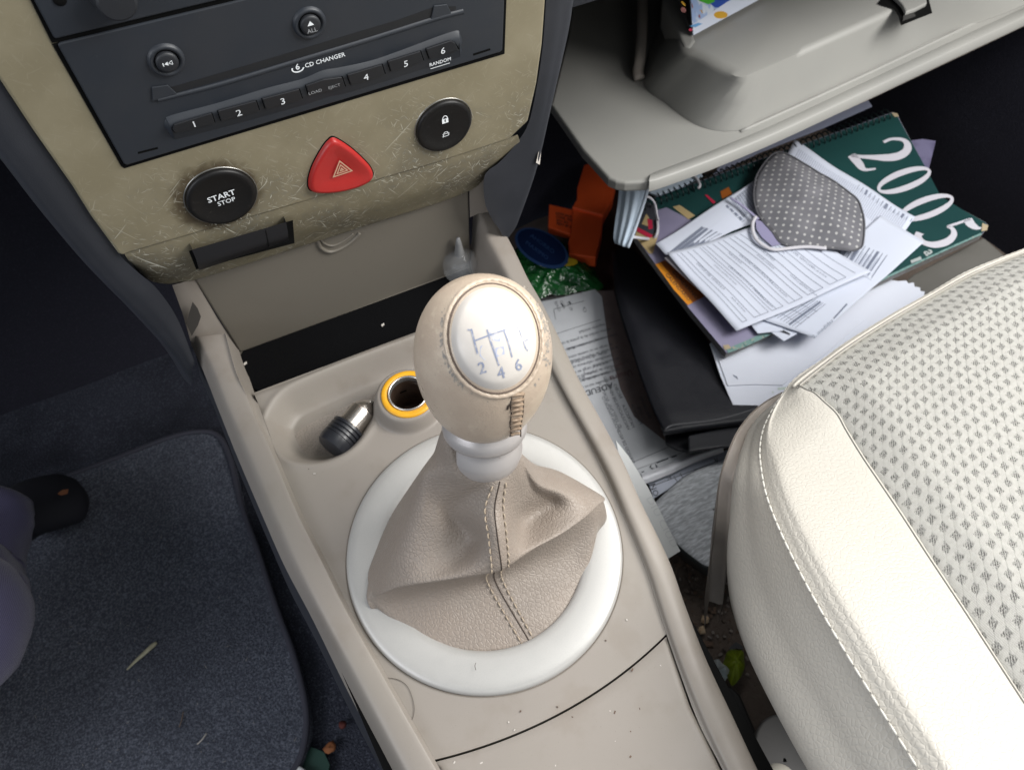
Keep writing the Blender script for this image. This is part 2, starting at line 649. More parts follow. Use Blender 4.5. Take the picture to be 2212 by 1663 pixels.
def trim_mat():
    """olive-beige lacquered plastic; lacquer scratched through, more towards the lower lip (UV = metres across, up)"""
    t = NT('scratched_olive_trim')
    uv = t.vec(True)
    n1 = t.noise(40, 4, v=uv)
    c = t.mix(t.ramp(n1, .35, .7), (.215, .186, .120), (.248, .217, .145))
    sep = t.n('ShaderNodeSeparateXYZ', {0: uv})
    low = t.ramp(sep.outputs[1], .150, .075)               # wear grows towards the lip
    mid = t.ramp(t.math('ABSOLUTE', t.math('SUBTRACT', sep.outputs[0], .02)), .115, .06)
    patch = t.ramp(t.noise(26, 3, v=uv), .40, .62)
    wear = t.math('MULTIPLY', low, t.math('ADD', t.math('MULTIPLY', patch, .8), .2))
    c = t.mix(t.math('MULTIPLY', wear, .75), c, (.120, .104, .072))
    c = t.mix(t.math('MULTIPLY', t.ramp(t.noise(420, 3, v=uv), .52, .66), wear), c, (.17, .16, .125))
    sc = None
    for k, (ang, sx, sy, th) in enumerate(((.5, 1300, 150, .675), (-.9, 1100, 130, .675), (1.35, 1250, 120, .685), (-.25, 1000, 100, .69), (2.3, 1400, 160, .68), (.9, 800, 40, .70), (-.5, 700, 30, .71))):
        v = t.n('ShaderNodeMapping', {'Vector': uv, 'Rotation': (0, 0, ang), 'Location': (k * .031, k * .017, 0)}).outputs[0]
        v = t.n('ShaderNodeMapping', {'Vector': v, 'Scale': (sx, sy, 1)}).outputs[0]
        s = t.ramp(t.n('ShaderNodeTexNoise', {'Vector': v, 'Scale': 1.0, 'Detail': 1.5, 'Distortion': .5}).outputs[0], th, th + .04)
        sc = s if sc is None else t.math('MAXIMUM', sc, s)
    # brown grime rubbed in round the start button
    st = L(V(478, 424, .182))
    dv = t.n('ShaderNodeVectorMath', {0: uv, 1: (float(st[0]) - .002, float(st[2]) + .0005, 0)}, operation='DISTANCE').outputs[1]
    gr = t.ramp(t.math('ADD', dv, t.math('MULTIPLY', t.math('SUBTRACT', t.noise(160, 4, v=uv), .5), .010)), .0235, .0165)
    c = t.mix(t.math('MULTIPLY', gr, .85), c, (.050, .034, .016))
    amt = t.math('MULTIPLY', sc, t.math('ADD', t.math('MULTIPLY', wear, .95), .06))
    c = t.mix(t.math('MINIMUM', amt, 1.0), c, (.58, .56, .47))
    t.set('Base Color', c)
    t.set('Roughness', t.ramp(wear, 0, 1, .42, .62))
    h = t.math('SUBTRACT', t.math('MULTIPLY', t.noise(1800, 2, v=uv), .25), amt)
    t.set('Normal', t.bump(h, .00012, .8))
    return t.m


TRIM = trim_mat()


def grime_mat():
    return M('brown_grime', (.060, .042, .022), .7)


def knob_mat():
    t = NT('worn_knob_leather')
    c = t.mix(t.ramp(t.noise(55, 4), .35, .7), (.47, .375, .29), (.54, .445, .345))
    c = t.mix(t.math('MULTIPLY', t.ramp(t.noise(900, 4), .62, .74), .5), c, (.33, .25, .20))
    c = t.mix(t.math('MULTIPLY', t.ramp(t.noise(140, 4), .60, .74), .6), c, (.62, .53, .41))
    t.set('Base Color', c)
    t.set('Roughness', t.ramp(t.noise(80, 3), .3, .7, .26, .42))
    h = leather(t, 900)
    n = t.bump(h, .00008, .4)
    t.set('Normal', t.bump(t.noise(220, 3), .0004, .35, n))
    return t.m


KNOB = knob_mat()
CAP = M('knob_cap_plastic', (.62, .575, .525), .34, var=[(60, (.52, .49, .46), .4, .7, .6), (900, (.36, .31, .28), .7, .76, .5)])
CAPINK = M('faded_blue_print', (.24, .27, .37), .5, var=[(500, (.45, .45, .50), .48, .62, .75)])
CAPSMEAR = M('smeared_blue_print', (.42, .45, .56), .5, var=[(350, (.58, .56, .55), .45, .6, .9)])


def fabric_mat():
    """woven seat cloth: pale yarn with staggered dark three-pronged tufts (UV in metres)"""
    t = NT('woven_seat_fabric')
    uv = t.vec(True)
    wob = t.n('ShaderNodeTexNoise', {'Vector': uv, 'Scale': 900, 'Detail': 2}).outputs[1]
    wv = t.n('ShaderNodeVectorMath', {0: wob, 1: (.5, .5, .5)}, operation='SUBTRACT').outputs[0]
    wv = t.n('ShaderNodeVectorMath', {0: wv, 'Scale': .0011}, operation='SCALE').outputs[0]
    p0 = t.n('ShaderNodeVectorMath', {0: uv, 1: wv}, operation='ADD').outputs[0]
    p0 = t.n('ShaderNodeMapping', {'Vector': p0, 'Rotation': (0, 0, math.radians(-34))}).outputs[0]
    p = t.n('ShaderNodeMapping', {'Vector': p0, 'Scale': (1 / .0124, 1 / .0087, 1)}).outputs[0]
    best = None
    for off in ((0, 0, 0), (.5, .5, 0)):
        q = t.n('ShaderNodeVectorMath', {0: p, 1: off}, operation='ADD').outputs[0]
        q = t.n('ShaderNodeVectorMath', {0: q}, operation='FRACTION').outputs[0]
        q = t.n('ShaderNodeVectorMath', {0: q, 1: (.5, .5, 0)}, operation='SUBTRACT').outputs[0]
        s = t.n('ShaderNodeSeparateXYZ', {0: q})
        ax, ay = t.math('ABSOLUTE', s.outputs[0]), t.math('ABSOLUTE', s.outputs[1])
        tuft = t.ramp(t.math('ADD', t.math('ADD', t.math('MULTIPLY', ax, 1.25), t.math('MULTIPLY', ay, .95)), t.math('MULTIPLY', t.math('SUBTRACT', t.noise(700, 2, v=uv), .5), .46)), .36, .18)
        line = t.math('MULTIPLY', t.ramp(ax, .03, .015), .20)
        m = t.math('MAXIMUM', tuft, line)
        best = m if best is None else t.math('MAXIMUM', best, m)
    sv = t.n('ShaderNodeSeparateXYZ', {0: p0})
    th1 = t.math('SINE', t.math('MULTIPLY', sv.outputs[0], 2 * math.pi / .00125))
    th2 = t.math('SINE', t.math('MULTIPLY', sv.outputs[1], 2 * math.pi / .00105))
    weave = t.math('MULTIPLY', t.math('ADD', t.math('MULTIPLY', th1, th2), 1.0), .5)
    rows = t.ramp(th1, -.35, .35)
    nz = t.ramp(t.noise(1500, 2, v=uv), .32, .52)
    dark = t.math('MULTIPLY', best, t.math('MULTIPLY', t.math('ADD', t.math('MULTIPLY', rows, .6), .4), nz))
    c = t.mix(dark, (.375, .366, .338), (.060, .058, .055))
    c = t.mix(t.math('MULTIPLY', t.math('MULTIPLY', weave, .50), t.ramp(t.noise(420, 2, v=uv), .35, .6)), c, (.25, .25, .238))
    t.set('Base Color', c)
    t.set('Roughness', .85)
    t.set('Specular IOR Level', .2)
    h = t.math('SUBTRACT', t.math('MULTIPLY', weave, .4), t.math('MULTIPLY', best, .8))
    t.set('Normal', t.bump(h, .0007, .7))
    return t.m


FABRIC = fabric_mat()


def dots_mat():
    t = NT('grey_dotted_cloth')
    uv = t.vec(True)
    p = t.n('ShaderNodeMapping', {'Vector': uv, 'Scale': (1 / .0104, 1 / .0104, 1)}).outputs[0]
    best = None
    for off in ((0, 0, 0), (.5, .5, 0)):
        q = t.n('ShaderNodeVectorMath', {0: p, 1: off}, operation='ADD').outputs[0]
        q = t.n('ShaderNodeVectorMath', {0: q}, operation='FRACTION').outputs[0]
        q = t.n('ShaderNodeVectorMath', {0: q, 1: (.5, .5, 0)}, operation='SUBTRACT').outputs[0]
        r = t.n('ShaderNodeVectorMath', {0: q}, operation='LENGTH').outputs[1]
        m = t.ramp(r, .15, .09)
        best = m if best is None else t.math('MAXIMUM', best, m)
    c = t.mix(t.ramp(t.noise(30, 3, v=uv), .35, .7), (.13, .13, .145), (.17, .168, .185))
    c = t.mix(best, c, (.46, .455, .45))
    t.set('Base Color', c)
    t.set('Roughness', .9)
    t.set('Normal', t.bump(t.noise(1500, 2, v=uv), .0003, .6))
    return t.m


DOTS = dots_mat()


def felt_mat():
    t = NT('grey_felt')
    v = t.vec(False, (120, 600, 300), (0, 0, .6))
    n = t.n('ShaderNodeTexNoise', {'Vector': v, 'Scale': 1.0, 'Detail': 4, 'Distortion': .6}).outputs[0]
    c = t.mix(t.ramp(n, .35, .68), (.38, .395, .42), (.66, .68, .71))
    t.set('Base Color', c)
    t.set('Roughness', .95)
    t.set('Specular IOR Level', .15)
    t.set('Normal', t.bump(n, .0008, .7))
    return t.m


FELT = felt_mat()


def matpile():
    t = NT('pile_floor_mat')
    n = t.noise(560, 4, .7)
    c = t.mix(t.ramp(n, .42, .66), (.095, .103, .133), (.27, .29, .35))
    c = t.mix(t.ramp(t.noise(900, 2), .70, .76), c, (.20, .21, .23))
    c = t.mix(t.math('MULTIPLY', t.ramp(t.noise(7, 3), .4, .7), .35), c, (.035, .037, .05))
    t.set('Base Color', c)
    t.set('Roughness', .95)
    t.set('Specular IOR Level', .1)
    t.set('Normal', t.bump(n, .004, 1.0))
    return t.m


FLOORMAT = matpile()


def twill():
    t = NT('blue_twill_cloth')
    v = t.vec(False, None, (.2, .35, .5))
    w = t.n('ShaderNodeTexWave', {'Vector': v, 'Scale': 210, 'Distortion': 1.2, 'Detail': 2.0}, wave_type='BANDS', bands_direction='Z').outputs[1]
    c = t.mix(w, (.040, .037, .090), (.125, .115, .215))
    c = t.mix(t.math('MULTIPLY', t.ramp(t.noise(14, 3), .4, .7), .4), c, (.060, .055, .13))
    t.set('Base Color', c)
    t.set('Roughness', .9)
    t.set('Sheen Weight', .25)
    t.set('Normal', t.bump(w, .0006, .6))
    return t.m


BLUECLOTH = twill()


def booklet_mat():
    """a printed picture page: bands of green, blue, white and warm colour"""
    t = NT('printed_picture_cover')
    uv = t.vec(True)
    c = t.mix(t.ramp(t.noise(9, 3, v=uv), .42, .5), (.55, .60, .68), (.30, .40, .62))
    s = t.n('ShaderNodeSeparateXYZ', {0: uv})
    n = t.math('ADD', s.outputs[1], t.math('MULTIPLY', t.math('SUBTRACT', t.noise(7, 3, v=uv), .5), .35))
    c = t.mix(t.ramp(n, .40, .47), c, (.02, .075, .33))
    c = t.mix(t.math('MULTIPLY', t.ramp(t.noise(14, 3, v=uv), .55, .6), t.ramp(n, .33, .40)), c, (.07, .40, .03))
    c = t.mix(t.math('MULTIPLY', t.ramp(t.noise(11, 2, v=uv), .58, .62), t.ramp(n, .40, .30)), c, (.25, .07, .06))
    c = t.mix(t.math('MULTIPLY', t.ramp(t.noise(17, 2, v=uv), .63, .66), t.ramp(n, .42, .30)), c, (.50, .28, .03))
    t.set('Base Color', c)
    t.set('Roughness', .35)
    return t.m


PICTURE = booklet_mat()


def proj(p):
    c = RM.T @ (np.asarray(p) - CAM)
    return np.array([CX + F0 * c[0] / -c[2], CY - F0 * c[1] / -c[2]])


def text3(name, s, P, X, Y, size, mat, parent, align='CENTER', bold=0.0, shear=0.0, zc=True):
    v, f = text2d(s, align, 2)
    P, X, Y = np.asarray(P), np.asarray(X), np.asarray(Y)
    if zc:
        v = v - np.array([0, .35])
    geos = []
    N = unit(np.cross(X, Y))
    for k, d in enumerate(((0, 0),) if not bold else ((-bold, 0), (bold, 0), (0, bold), (0, -bold))):
        geos.append((np.array([P + X * size * (a + d[0] + shear * b) + Y * size * (b + d[1]) + N * 1.2e-5 * k for a, b in v]), f))
    return pr(name, join(geos), mat, parent)


def set_uv(o, fn):
    me = o.data
    loc = ROOT[o.name]
    uvl = me.uv_layers.new(name='UVMap')
    for lp in me.loops:
        p = np.array(me.vertices[lp.vertex_index].co) + loc
        uvl.data[lp.index].uv = fn(p)
    return o


UVC = lambda p: tuple(L(p)[[0, 2]])

# ------------------------------------------------------------------ setting: floor and linings
def structure(name, verts, faces, mat, smooth=False, label=None):
    o = mk(name, verts, faces, mat, smooth=smooth)
    return props(o, label, None, None, 'structure')


def quad_grid(p00, p10, p11, p01, n, m, fn=None):
    v = []
    for i in range(n):
        for j in range(m):
            s, t = i / (n - 1), j / (m - 1)
            p = (1 - s) * (1 - t) * np.array(p00, float) + s * (1 - t) * np.array(p10, float) + s * t * np.array(p11, float) + (1 - s) * t * np.array(p01, float)
            v.append(p if fn is None else fn(p, s, t))
    return np.array(v), gfaces(n, m)


def lumpy(amp, sc):
    ph = rng.uniform(0, 6, 8)
    def f(p, s, t):
        z = sum(math.sin(p[0] * sc * (1 + .37 * k) + ph[k]) * math.sin(p[1] * sc * (1.2 + .29 * k) + ph[k + 4]) for k in range(4)) / 4
        return p + np.array([0, 0, amp * z])
    return f


v, f = quad_grid((-.95, -1.0, 0), (.02, -1.0, 0), (.02, .62, 0), (-.95, .62, 0), 40, 60, lumpy(.003, 30))
structure('floor', v, f, CARPET, True)
v, f = quad_grid((.02, -1.0, 0), (.80, -1.0, 0), (.80, .60, 0), (.02, .60, 0), 60, 80, lumpy(.004, 45))
structure('floor', v, f, FLOORDIRT, True)
v, f = quad_grid((-.95, .60, -.01), (.82, .60, -.01), (.82, .88, .45), (-.95, .88, .45), 12, 8)
structure('toe_board', v, f, WALLDARK, True)
v, f = quad_grid((.80, -1.0, -.01), (.80, .9, -.01), (.86, .9, .50), (.86, -1.0, .50), 8, 8)
structure('wall', v, f, WALLDARK, True)

# ------------------------------------------------------------------ centre console
con = thing('centre_console', 'beige plastic centre console with ringed lever opening, oval tray and raised side rails', 'console', (0, 0, 0.0))

RAIL_L = [((412, 742), (436, 728), (487, 722)), ((441, 806), (474, 806), (511, 806)), ((470, 880), (503, 880), (544, 880)),
          ((512, 985), (548, 975), (587, 975)), ((570, 1121), (606, 1105), (642, 1105)), ((616, 1225), (657, 1220), (696, 1213)),
          ((675, 1337), (714, 1337), (752, 1325)), ((752, 1494), (804, 1497), (836, 1475)), ((838, 1658), (889, 1658), (937, 1652)),
          ((905, 1790), (958, 1790), (1015, 1790))]
lineD = [K(*a[0], -.012) for a in RAIL_L]
lineC = [K(*a[1], .0035) for a in RAIL_L]
lineB = [K(*a[2], .0042) for a in RAIL_L]
lineA = [K(516, 757, -.030), K(537, 812, -.030), K(558, 872, .0)] + [K(a[2][0] + 9, a[2][1], .0002) for a in RAIL_L[3:]]
ts = np.linspace(0, len(RAIL_L) - 1, 120)
D_, C_, B_, A_ = [crp(q, ts) for q in (lineD, lineC, lineB, lineA)]
E_ = np.array([D_[i] - EN * .035 - E1 * .006 for i in range(120)])
G_ = np.array([[q[0] + .004, q[1], 0.0] for q in E_])
DG = np.array([D_[i] - EN * .003 + E1 * .001 for i in range(120)])


def section_loft(name, cols, mat, parent, sub=7, auto=50):
    cols = np.array(cols)                       # (k, n, 3)
    rows = []
    for i in range(cols.shape[1]):
        rows.append(crp(cols[:, i], np.linspace(0, cols.shape[0] - 1, (cols.shape[0] - 1) * sub + 1)))
    v = np.array(rows)
    return mk(name, v.reshape(-1, 3), gfaces(v.shape[0], v.shape[1]), mat, parent, auto=auto)


CD = D_ * .45 + C_ * .55 + EN * .004
B2 = B_ * .9 + C_ * .1 + EN * .0006
o = section_loft('side_rail', [A_, B_ + E1 * .0004 - EN * .0012, B2, C_ + EN * .0004, CD, D_], BEIGE, con, 4)
# rounded front tip of the rail
tip = [A_[0], B_[0], C_[0], CD[0], D_[0]]
tv = np.array([np.array(q) for q in tip] + [np.array(q) + E2 * .006 - EN * .022 for q in tip])
mk('rail_tip', tv, [(i, i + 1, i + 6, i + 5) for i in range(4)], BEIGE, con)
# dark lower side towards the driver's floor
v = np.stack([DG, E_, G_], 1)
mk('side_skirt', v.reshape(-1, 3), gfaces(120, 3), DARKPL, con)

RAIL_R = [((1052, 452), (1040, 449), (1024, 448), None), ((1084, 494), (1066, 500), (1042, 502), None), ((1107, 533), (1090, 540), (1066, 548), None),
          ((1139, 599), (1118, 604), (1096, 604), None), ((1172, 657), (1152, 668), (1134, 676), (1128, 690)), ((1215, 745), (1195, 757), (1180, 763), (1172, 771)),
          ((1253, 824), (1236, 842), (1222, 850), (1214, 838)), ((1337, 979), (1318, 990), (1302, 992), (1292, 998)), ((1384, 1083), (1366, 1094), (1350, 1098), (1340, 1098)),
          ((1444, 1208), (1424, 1222), (1404, 1226), (1393, 1226)), ((1481, 1310), (1462, 1322), (1438, 1328), (1426, 1328)), ((1526, 1425), (1506, 1436), (1478, 1440), (1464, 1440)),
          ((1585, 1552), (1560, 1556), (1528, 1560), (1510, 1562)), ((1637, 1663), (1610, 1668), (1580, 1672), (1566, 1672)), ((1700, 1790), (1672, 1795), (1640, 1798), (1622, 1800))]
lD = [K(*a[0], .0) for a in RAIL_R]
lC = [K(*a[1], .0042) for a in RAIL_R]
lB = [K(*a[2], .0036) for a in RAIL_R]
lA = [K(a[2][0] - 6, a[2][1] + 40, -.030) if a[3] is None else K(*a[3], .0002) for a in RAIL_R]
lA[0] = K(1016, 566, -.030)
lA[1] = K(1024, 600, -.030)
lA[2] = K(1044, 628, -.028)
lA[3] = K(1080, 650, -.020)
ts = np.linspace(0, len(RAIL_R) - 1, 150)
RD, RC, RB, RA = [crp(q, ts) for q in (lD, lC, lB, lA)]
RDD = RD - EN * .012 + E1 * .0015
RBA = (RA * .5 + RB * .5)
RBA[60:] -= EN * .0012
section_loft('side_rail', [RA, RBA, RB, RC, RD, RDD], BEIGE, con, 4)
RG = np.array([[q[0] + .004, q[1], .0] for q in RDD])
mk('side_skirt', np.stack([RDD - EN * .0005, RDD * .5 + RG * .5, RG], 1).reshape(-1, 3), gfaces(150, 3), DARKPL, con)

# top panel as a mapped grid
LA = np.array([L(p) for p in A_])
RAl = np.array([L(p) for p in RA])
o_l, o_r = np.argsort(LA[:, 1]), np.argsort(RAl[:, 1])
uL = lambda vv: np.interp(vv, LA[o_l, 1], LA[o_l, 0])
uR = lambda vv: np.interp(vv, RAl[o_r, 1], RAl[o_r, 0])
gap = np.array([L(K(*q)) for q in ((925, 1645), (935, 1642), (1078, 1600), (1180, 1553), (1268, 1508), (1382, 1423), (1441, 1368), (1460, 1350))])
og = np.argsort(gap[:, 0])
gpf = np.polyfit(gap[:, 0], gap[:, 1], 3)
vgap = lambda u: np.polyval(gpf, u)
b0, b1 = L(K(547, 846)), L(K(896, 716))
vbin = lambda u: b0[1] + (b1[1] - b0[1]) * (u - b0[0]) / (b1[0] - b0[0])

tray_px = [(576, 893), (606, 850), (661, 819), (776, 770), (893, 728), (960, 708), (1010, 720), (1010, 770), (960, 800), (900, 812), (850, 836), (826, 872), (810, 905), (785, 945), (750, 978), (700, 999), (650, 1001), (612, 988), (588, 955), (575, 920)]
tray = cr([L(K(*q))[:2] for q in tray_px], 160, closed=True)
sock = L(K(882, 868))[:2]
NS, NTt = 300, 230
S, T = np.meshgrid(np.linspace(0, 1, NS), np.linspace(0, 1, NTt), indexing='ij')
U = np.zeros_like(S)
Vv = np.zeros_like(S)
U0 = -.075 + T * .165
for it in range(6):
    vr, vf = vgap(U0) + .0003, vbin(U0)
    Vv = vr + (vf - vr) * S
    U0 = uL(Vv) + (uR(Vv) - uL(Vv)) * T
U = U0
sd = sdist(U, Vv, tray)
hh = -0.0150 * sst(-.0015, .0125, sd) + .0009 * np.exp(-(sd / .003) ** 2)
rs = np.hypot(U - sock[0], Vv - sock[1])
bump_h = .0085 * (1 - sst(.0158, .0212, rs))
hh = np.where(rs < .024, np.maximum(hh, bump_h + np.where(rs < .0215, 0, hh * 0) + np.minimum(hh, 0) * sst(.0170, .0230, rs)), hh)
hole = rs < .0108
hh = np.where(rs < .0112, hh - .004, hh)
front = sst(0, .004, (vbin(U) - Vv))
hh = hh - .0012 * (1 - front)
P = OW + U[..., None] * E1 + Vv[..., None] * E2 + hh[..., None] * EN
rowsP = [P[0] - EN * .007] + [P[i] for i in range(NS)] + [P[-1] + E2 * .0006 - EN * .003, P[-1] + E2 * .0006 - EN * .031]
hm = np.vstack([hole[0:1], hole, hole[-1:], hole[-1:]])
fc = [q for q in gfaces(NS + 3, NTt) if not all(hm.reshape(-1)[list(q)])]
mk('top_panel', np.array(rowsP).reshape(-1, 3), fc, BEIGE, con, auto=60)
# ribbed floor pad of the tray
pad = cr([L(K(*q, -.0145))[:2] for q in ((622, 985), (618, 960), (640, 935), (680, 908), (740, 880), (800, 852), (850, 838), (900, 806), (880, 840), (846, 872), (815, 905), (790, 940), (750, 972), (700, 994), (650, 996))], 90, closed=True)
TRAYPAD = M('tray_pad', (.27, .235, .20), .75, var=[(1100, (.19, .16, .135), .45, .6, .6)], bumps=[('noise', 1200, .0004, 1.0)])
mk('tray_pad', [W(a, b, -.01485) for a, b in pad], [tuple(range(len(pad)))], TRAYPAD, con, smooth=False)

# storage lid behind the gap
vr_ = -.30
NL, ML = 40, 60
S, T = np.meshgrid(np.linspace(0, 1, NL), np.linspace(0, 1, ML), indexing='ij')
lgap = [L(K(*q)) for q in ((938, 1648), (980, 1733), (1020, 1810))]
rgap = [L(K(*q)) for q in ((1443, 1373), (1494, 1525), (1529, 1594), (1561, 1663), (1610, 1770))]
lu = lambda vv: np.interp(vv, [q[1] for q in lgap][::-1], [q[0] for q in lgap][::-1])
ru = lambda vv: np.interp(vv, [q[1] for q in rgap][::-1], [q[0] for q in rgap][::-1])
U0 = -.06 + T * .13
for it in range(6):
    vf = vgap(U0) - .0006
    Vv = vf + (-.175 - vf) * S
    U0 = lu(Vv) + .0006 + (ru(Vv) - lu(Vv) - .0012) * T
dd = np.minimum(np.minimum(S * .14, T * .12), (1 - T) * .12)
hh = .0004 - .0012 * (1 - sst(0, .0022, dd)) ** 2
P = OW + U0[..., None] * E1 + Vv[..., None] * E2 + hh[..., None] * EN
Pl = np.concatenate([P[:, :1] - EN * .007, P, P[:, -1:] - EN * .007], 1)
Pl = np.concatenate([Pl[:1] - EN * .007, Pl], 0)
mk('storage_lid', Pl.reshape(-1, 3), gfaces(NL + 1, ML + 2, flip=True), BEIGE, con, auto=60)
# thin side ledges beside the lid, and the dark well below the gap
for cu, ru_, sgn in ((lu, lambda q: uL(q), 1), (ru, lambda q: uR(q), -1)):
    vs = np.linspace(-.175, -.02, 40)
    a = [W(ru_(q), q, .0002) for q in vs]
    b = [W(cu(q) - sgn * .0004, q, .0) for q in vs]
    c = [W(cu(q) - sgn * .0004, q, -.007) for q in vs]
    k = [i for i in range(40) if vs[i] < vgap(cu(vs[i])) + .001]
    if len(k) > 2:
        g = np.array([[a[i], b[i], c[i]] for i in k])
        mk('lid_ledge', g.reshape(-1, 3), gfaces(len(k), 3), BEIGE, con)
mk('lid_well', [W(-.075, -.18, -.008), W(.075, -.18, -.008), W(.085, .02, -.008), W(-.085, .02, -.008)], [(0, 1, 2, 3)], BLACK, con, smooth=False)

# lever ring
RC0 = W(.0030, .0055, 0)
ring_prof = [(.0695, -.0015), (.0696, .0008), (.0691, .0018), (.0681, .0026), (.0664, .0031), (.0640, .0034), (.0590, .0036), (.0545, .0034), (.0515, .0029), (.0502, .0021), (.0496, .0008), (.0492, -.006)]
lathe('lever_ring', RC0, EN, ring_prof, SILVER, con, seg=160)
lathe('lever_ring_contact_shade', RC0, EN, [(.0703, .0002), (.0698, .00025), (.0694, -.003)], M('ring_contact_shade_brown', (.17, .145, .12), .7), con, seg=120)  # thin brown band painting the contact shade round the ring
# socket
sc0 = W(sock[0] + .0008, sock[1] - .0003, .0085)
lathe('socket_ring', sc0, EN, [(.0149, -.001), (.0149, .0006), (.0143, .0011), (.0118, .0012), (.0112, .0004)], YELLOW, con, seg=72)
lathe('socket_rim', sc0, EN, [(.0113, .0002), (.0111, .0018), (.0105, .0021), (.0100, .0014), (.0099, -.002)], BRIGHTMET, con, seg=72)
lathe('socket_liner', sc0, EN, [(.0100, -.001), (.0100, -.030), (.0060, -.0302), (.0058, -.034), (0.0001, -.034)], SOCKIN, con, seg=48, auto=30)
lathe('socket_contact', sc0, EN, [(.0045, -.031), (.0045, -.0275), (.0038, -.0270), (.0001, -.0269)], NICKEL, con, seg=32)
slotc = sc0 + EN * -.012 + E2 * .0097
pr('socket_slot', (np.array([slotc + E1 * a + EN * b for a, b in ((-.0028, -.0007), (.0016, -.0007), (.0016, .0007), (-.0028, .0007))]), [(0, 1, 2, 3)]), BLACK, con)

# open bin: mat, flap, side strip
ml = [L(K(*q, -.029)) for q in ((524, 757), (519, 766), (522, 785), (540, 828), (548, 841), (560, 845))]
mpts = [W(q[0], q[1], -.029) for q in ml]
fr = b1[1] + .004
mpts += [W(.066, vbin(.066) + .001, -.029), W(.078, vbin(.07) + .006, -.029), W(.080, .1965, -.029)]
prism('bin_mat', mpts, -EN * .003, MATBLK, con, bev=.0008)
prism('bin_floor', [W(-.080, .14, -.0325), W(.088, .13, -.0325), W(.088, .204, -.0325), W(-.080, .204, -.0325)], -EN * .004, FLAP, con)
fl = prism('bin_flap', [V(*q, .200) for q in ((421, 605), (700, 515), (1013, 414), (1016, 560), (1017, 592), (760, 690), (518, 762))], E2 * .006, FLAP, con, bev=.0012)
arc = cr([V(*q, .1996) for q in ((686, 519), (694, 536), (715, 544), (745, 532), (769, 513), (777, 503))], 40)
tube('finger_notch', arc, .0011, FLAP, con, seg=8)
arc = cr([V(*q, .1998) for q in ((693, 518), (702, 527), (719, 531), (742, 521), (763, 505))], 30)
tube('finger_notch', arc, .0007, FLAP, con, seg=6)
wl = [(372, 616, .194), (394, 676, .196), (412, 738, .198)]
wi = [(421, 603, .2012), (468, 684, .2012), (516, 757, .2012)]
g = np.array([[V(*a), V((a[0] + b[0]) / 2, (a[1] + b[1]) / 2, (a[2] + b[2]) / 2 - .004), V(*b)] for a, b in zip(wl, wi)])
mk('bin_side', g.reshape(-1, 3), gfaces(3, 3), BEIGE, con)
pr('side_notch_shade', (np.array([V(*q, .1912) for q in ((416, 652), (427, 666), (434, 684), (428, 702), (414, 726), (402, 698))]), [tuple(range(6))]), M('notch_shade_paint', (.05, .045, .04), .7), con)  # flat dark polygon painted for the shade in the recess by the rail
g = np.array([[V(1013, 385, .1965), V(1030, 383, .1955), V(1047, 380, .1945)], [V(1014, 420, .199), V(1031, 420, .1965), V(1048, 418, .1955)], [V(1015, 470, .2005), V(1032, 462, .198), V(1056, 458, .197)]])
mk('bin_side', g.reshape(-1, 3), gfaces(3, 3), BEIGE, con)
# specks of dust on the console
for a in ((827, 702, -.0285), (530, 785, -.0285)):
    c = K(*a)
    v, f = box_geo(c, (unit(E1 + .4 * E2), E2, EN), (.0011, .0006, .0004))
    mk('lint', v, f, DUST, con, smooth=False)
geos = []
for k in range(90):
    x, y = rng.uniform(640, 1540), rng.uniform(1000, 1660)
    p = K(x, y)
    l = L(p)
    if uL(l[1]) + .004 < l[0] < uR(l[1]) - .004 and np.hypot(*(l[:2] - np.array([.003, .0055]))) > .0735:
        r = rng.uniform(.00012, .0004)
        a = rng.uniform(0, 6)
        geos.append(box_geo(p + EN * .0004, (math.cos(a) * E1 + math.sin(a) * E2, -math.sin(a) * E1 + math.cos(a) * E2, EN), (r * rng.uniform(1, 2.4), r, r * .4)))
half = len(geos) // 2
for gs, m in ((geos[:half], DUST), (geos[half:], SOCKIN)):
    v, f = join(gs)
    props(mk('dust_specks', v, f, m, con, smooth=False), kind='stuff')
hp = cr([K(*q, .0004) for q in ((986 - 150, 1467), (860, 1467), (884, 1483), (895, 1520), (893, 1550), (886, 1563))], 40)
ho = tube('fallen_hair', cr([K(*q, .0005) for q in ((835, 1463), (862, 1468), (882, 1485), (894, 1520), (893, 1545), (885, 1562))], 40), .00011, HAIR, None, seg=4)
props(ho, 'thin curved dark hair lying on the console beside the silver ring', 'hair')
ho = tube('fallen_hair', cr([W(*(L(K(*q, .0047))[:2]), .0050) for q in ((1028, 1431), (1026, 1438), (1028, 1447))], 12), .00013, HAIR, None, seg=4)
props(ho, 'tiny dark hair on the front of the silver lever ring', 'hair')

# ------------------------------------------------------------------ gear lever
gl = thing('gear_lever', 'worn beige leather gear lever with silver collar and folded leather boot', 'gear lever', (0, 0, .325))
KC = K(1044, 783, .120)                         # middle of the knob
AXB = W(.002, .001, 0)
AX = unit(KC - AXB)
AXX = unit(E1 - AX * (E1 @ AX))
AXY = np.cross(AX, AXX)
KA, KT = .0272, .0364


def knob_r(z):                                  # egg profile along the axis, z from -KT..KT
    q = np.clip(1 - (z / KT) ** 2, 0, None)
    return KA * np.power(q, .44) * (1 + .07 * z / KT - .02 * (z / KT) ** 2)


zz = KT * np.sin(np.linspace(-math.pi / 2 * .72, math.pi / 2 * .999, 60))
prof = [(knob_r(z), z) for z in zz]
prof = [(knob_r(zz[0]) - .003, zz[0] - .0012)] + prof
lathe('knob', KC, AX, prof, KNOB, gl, seg=96)


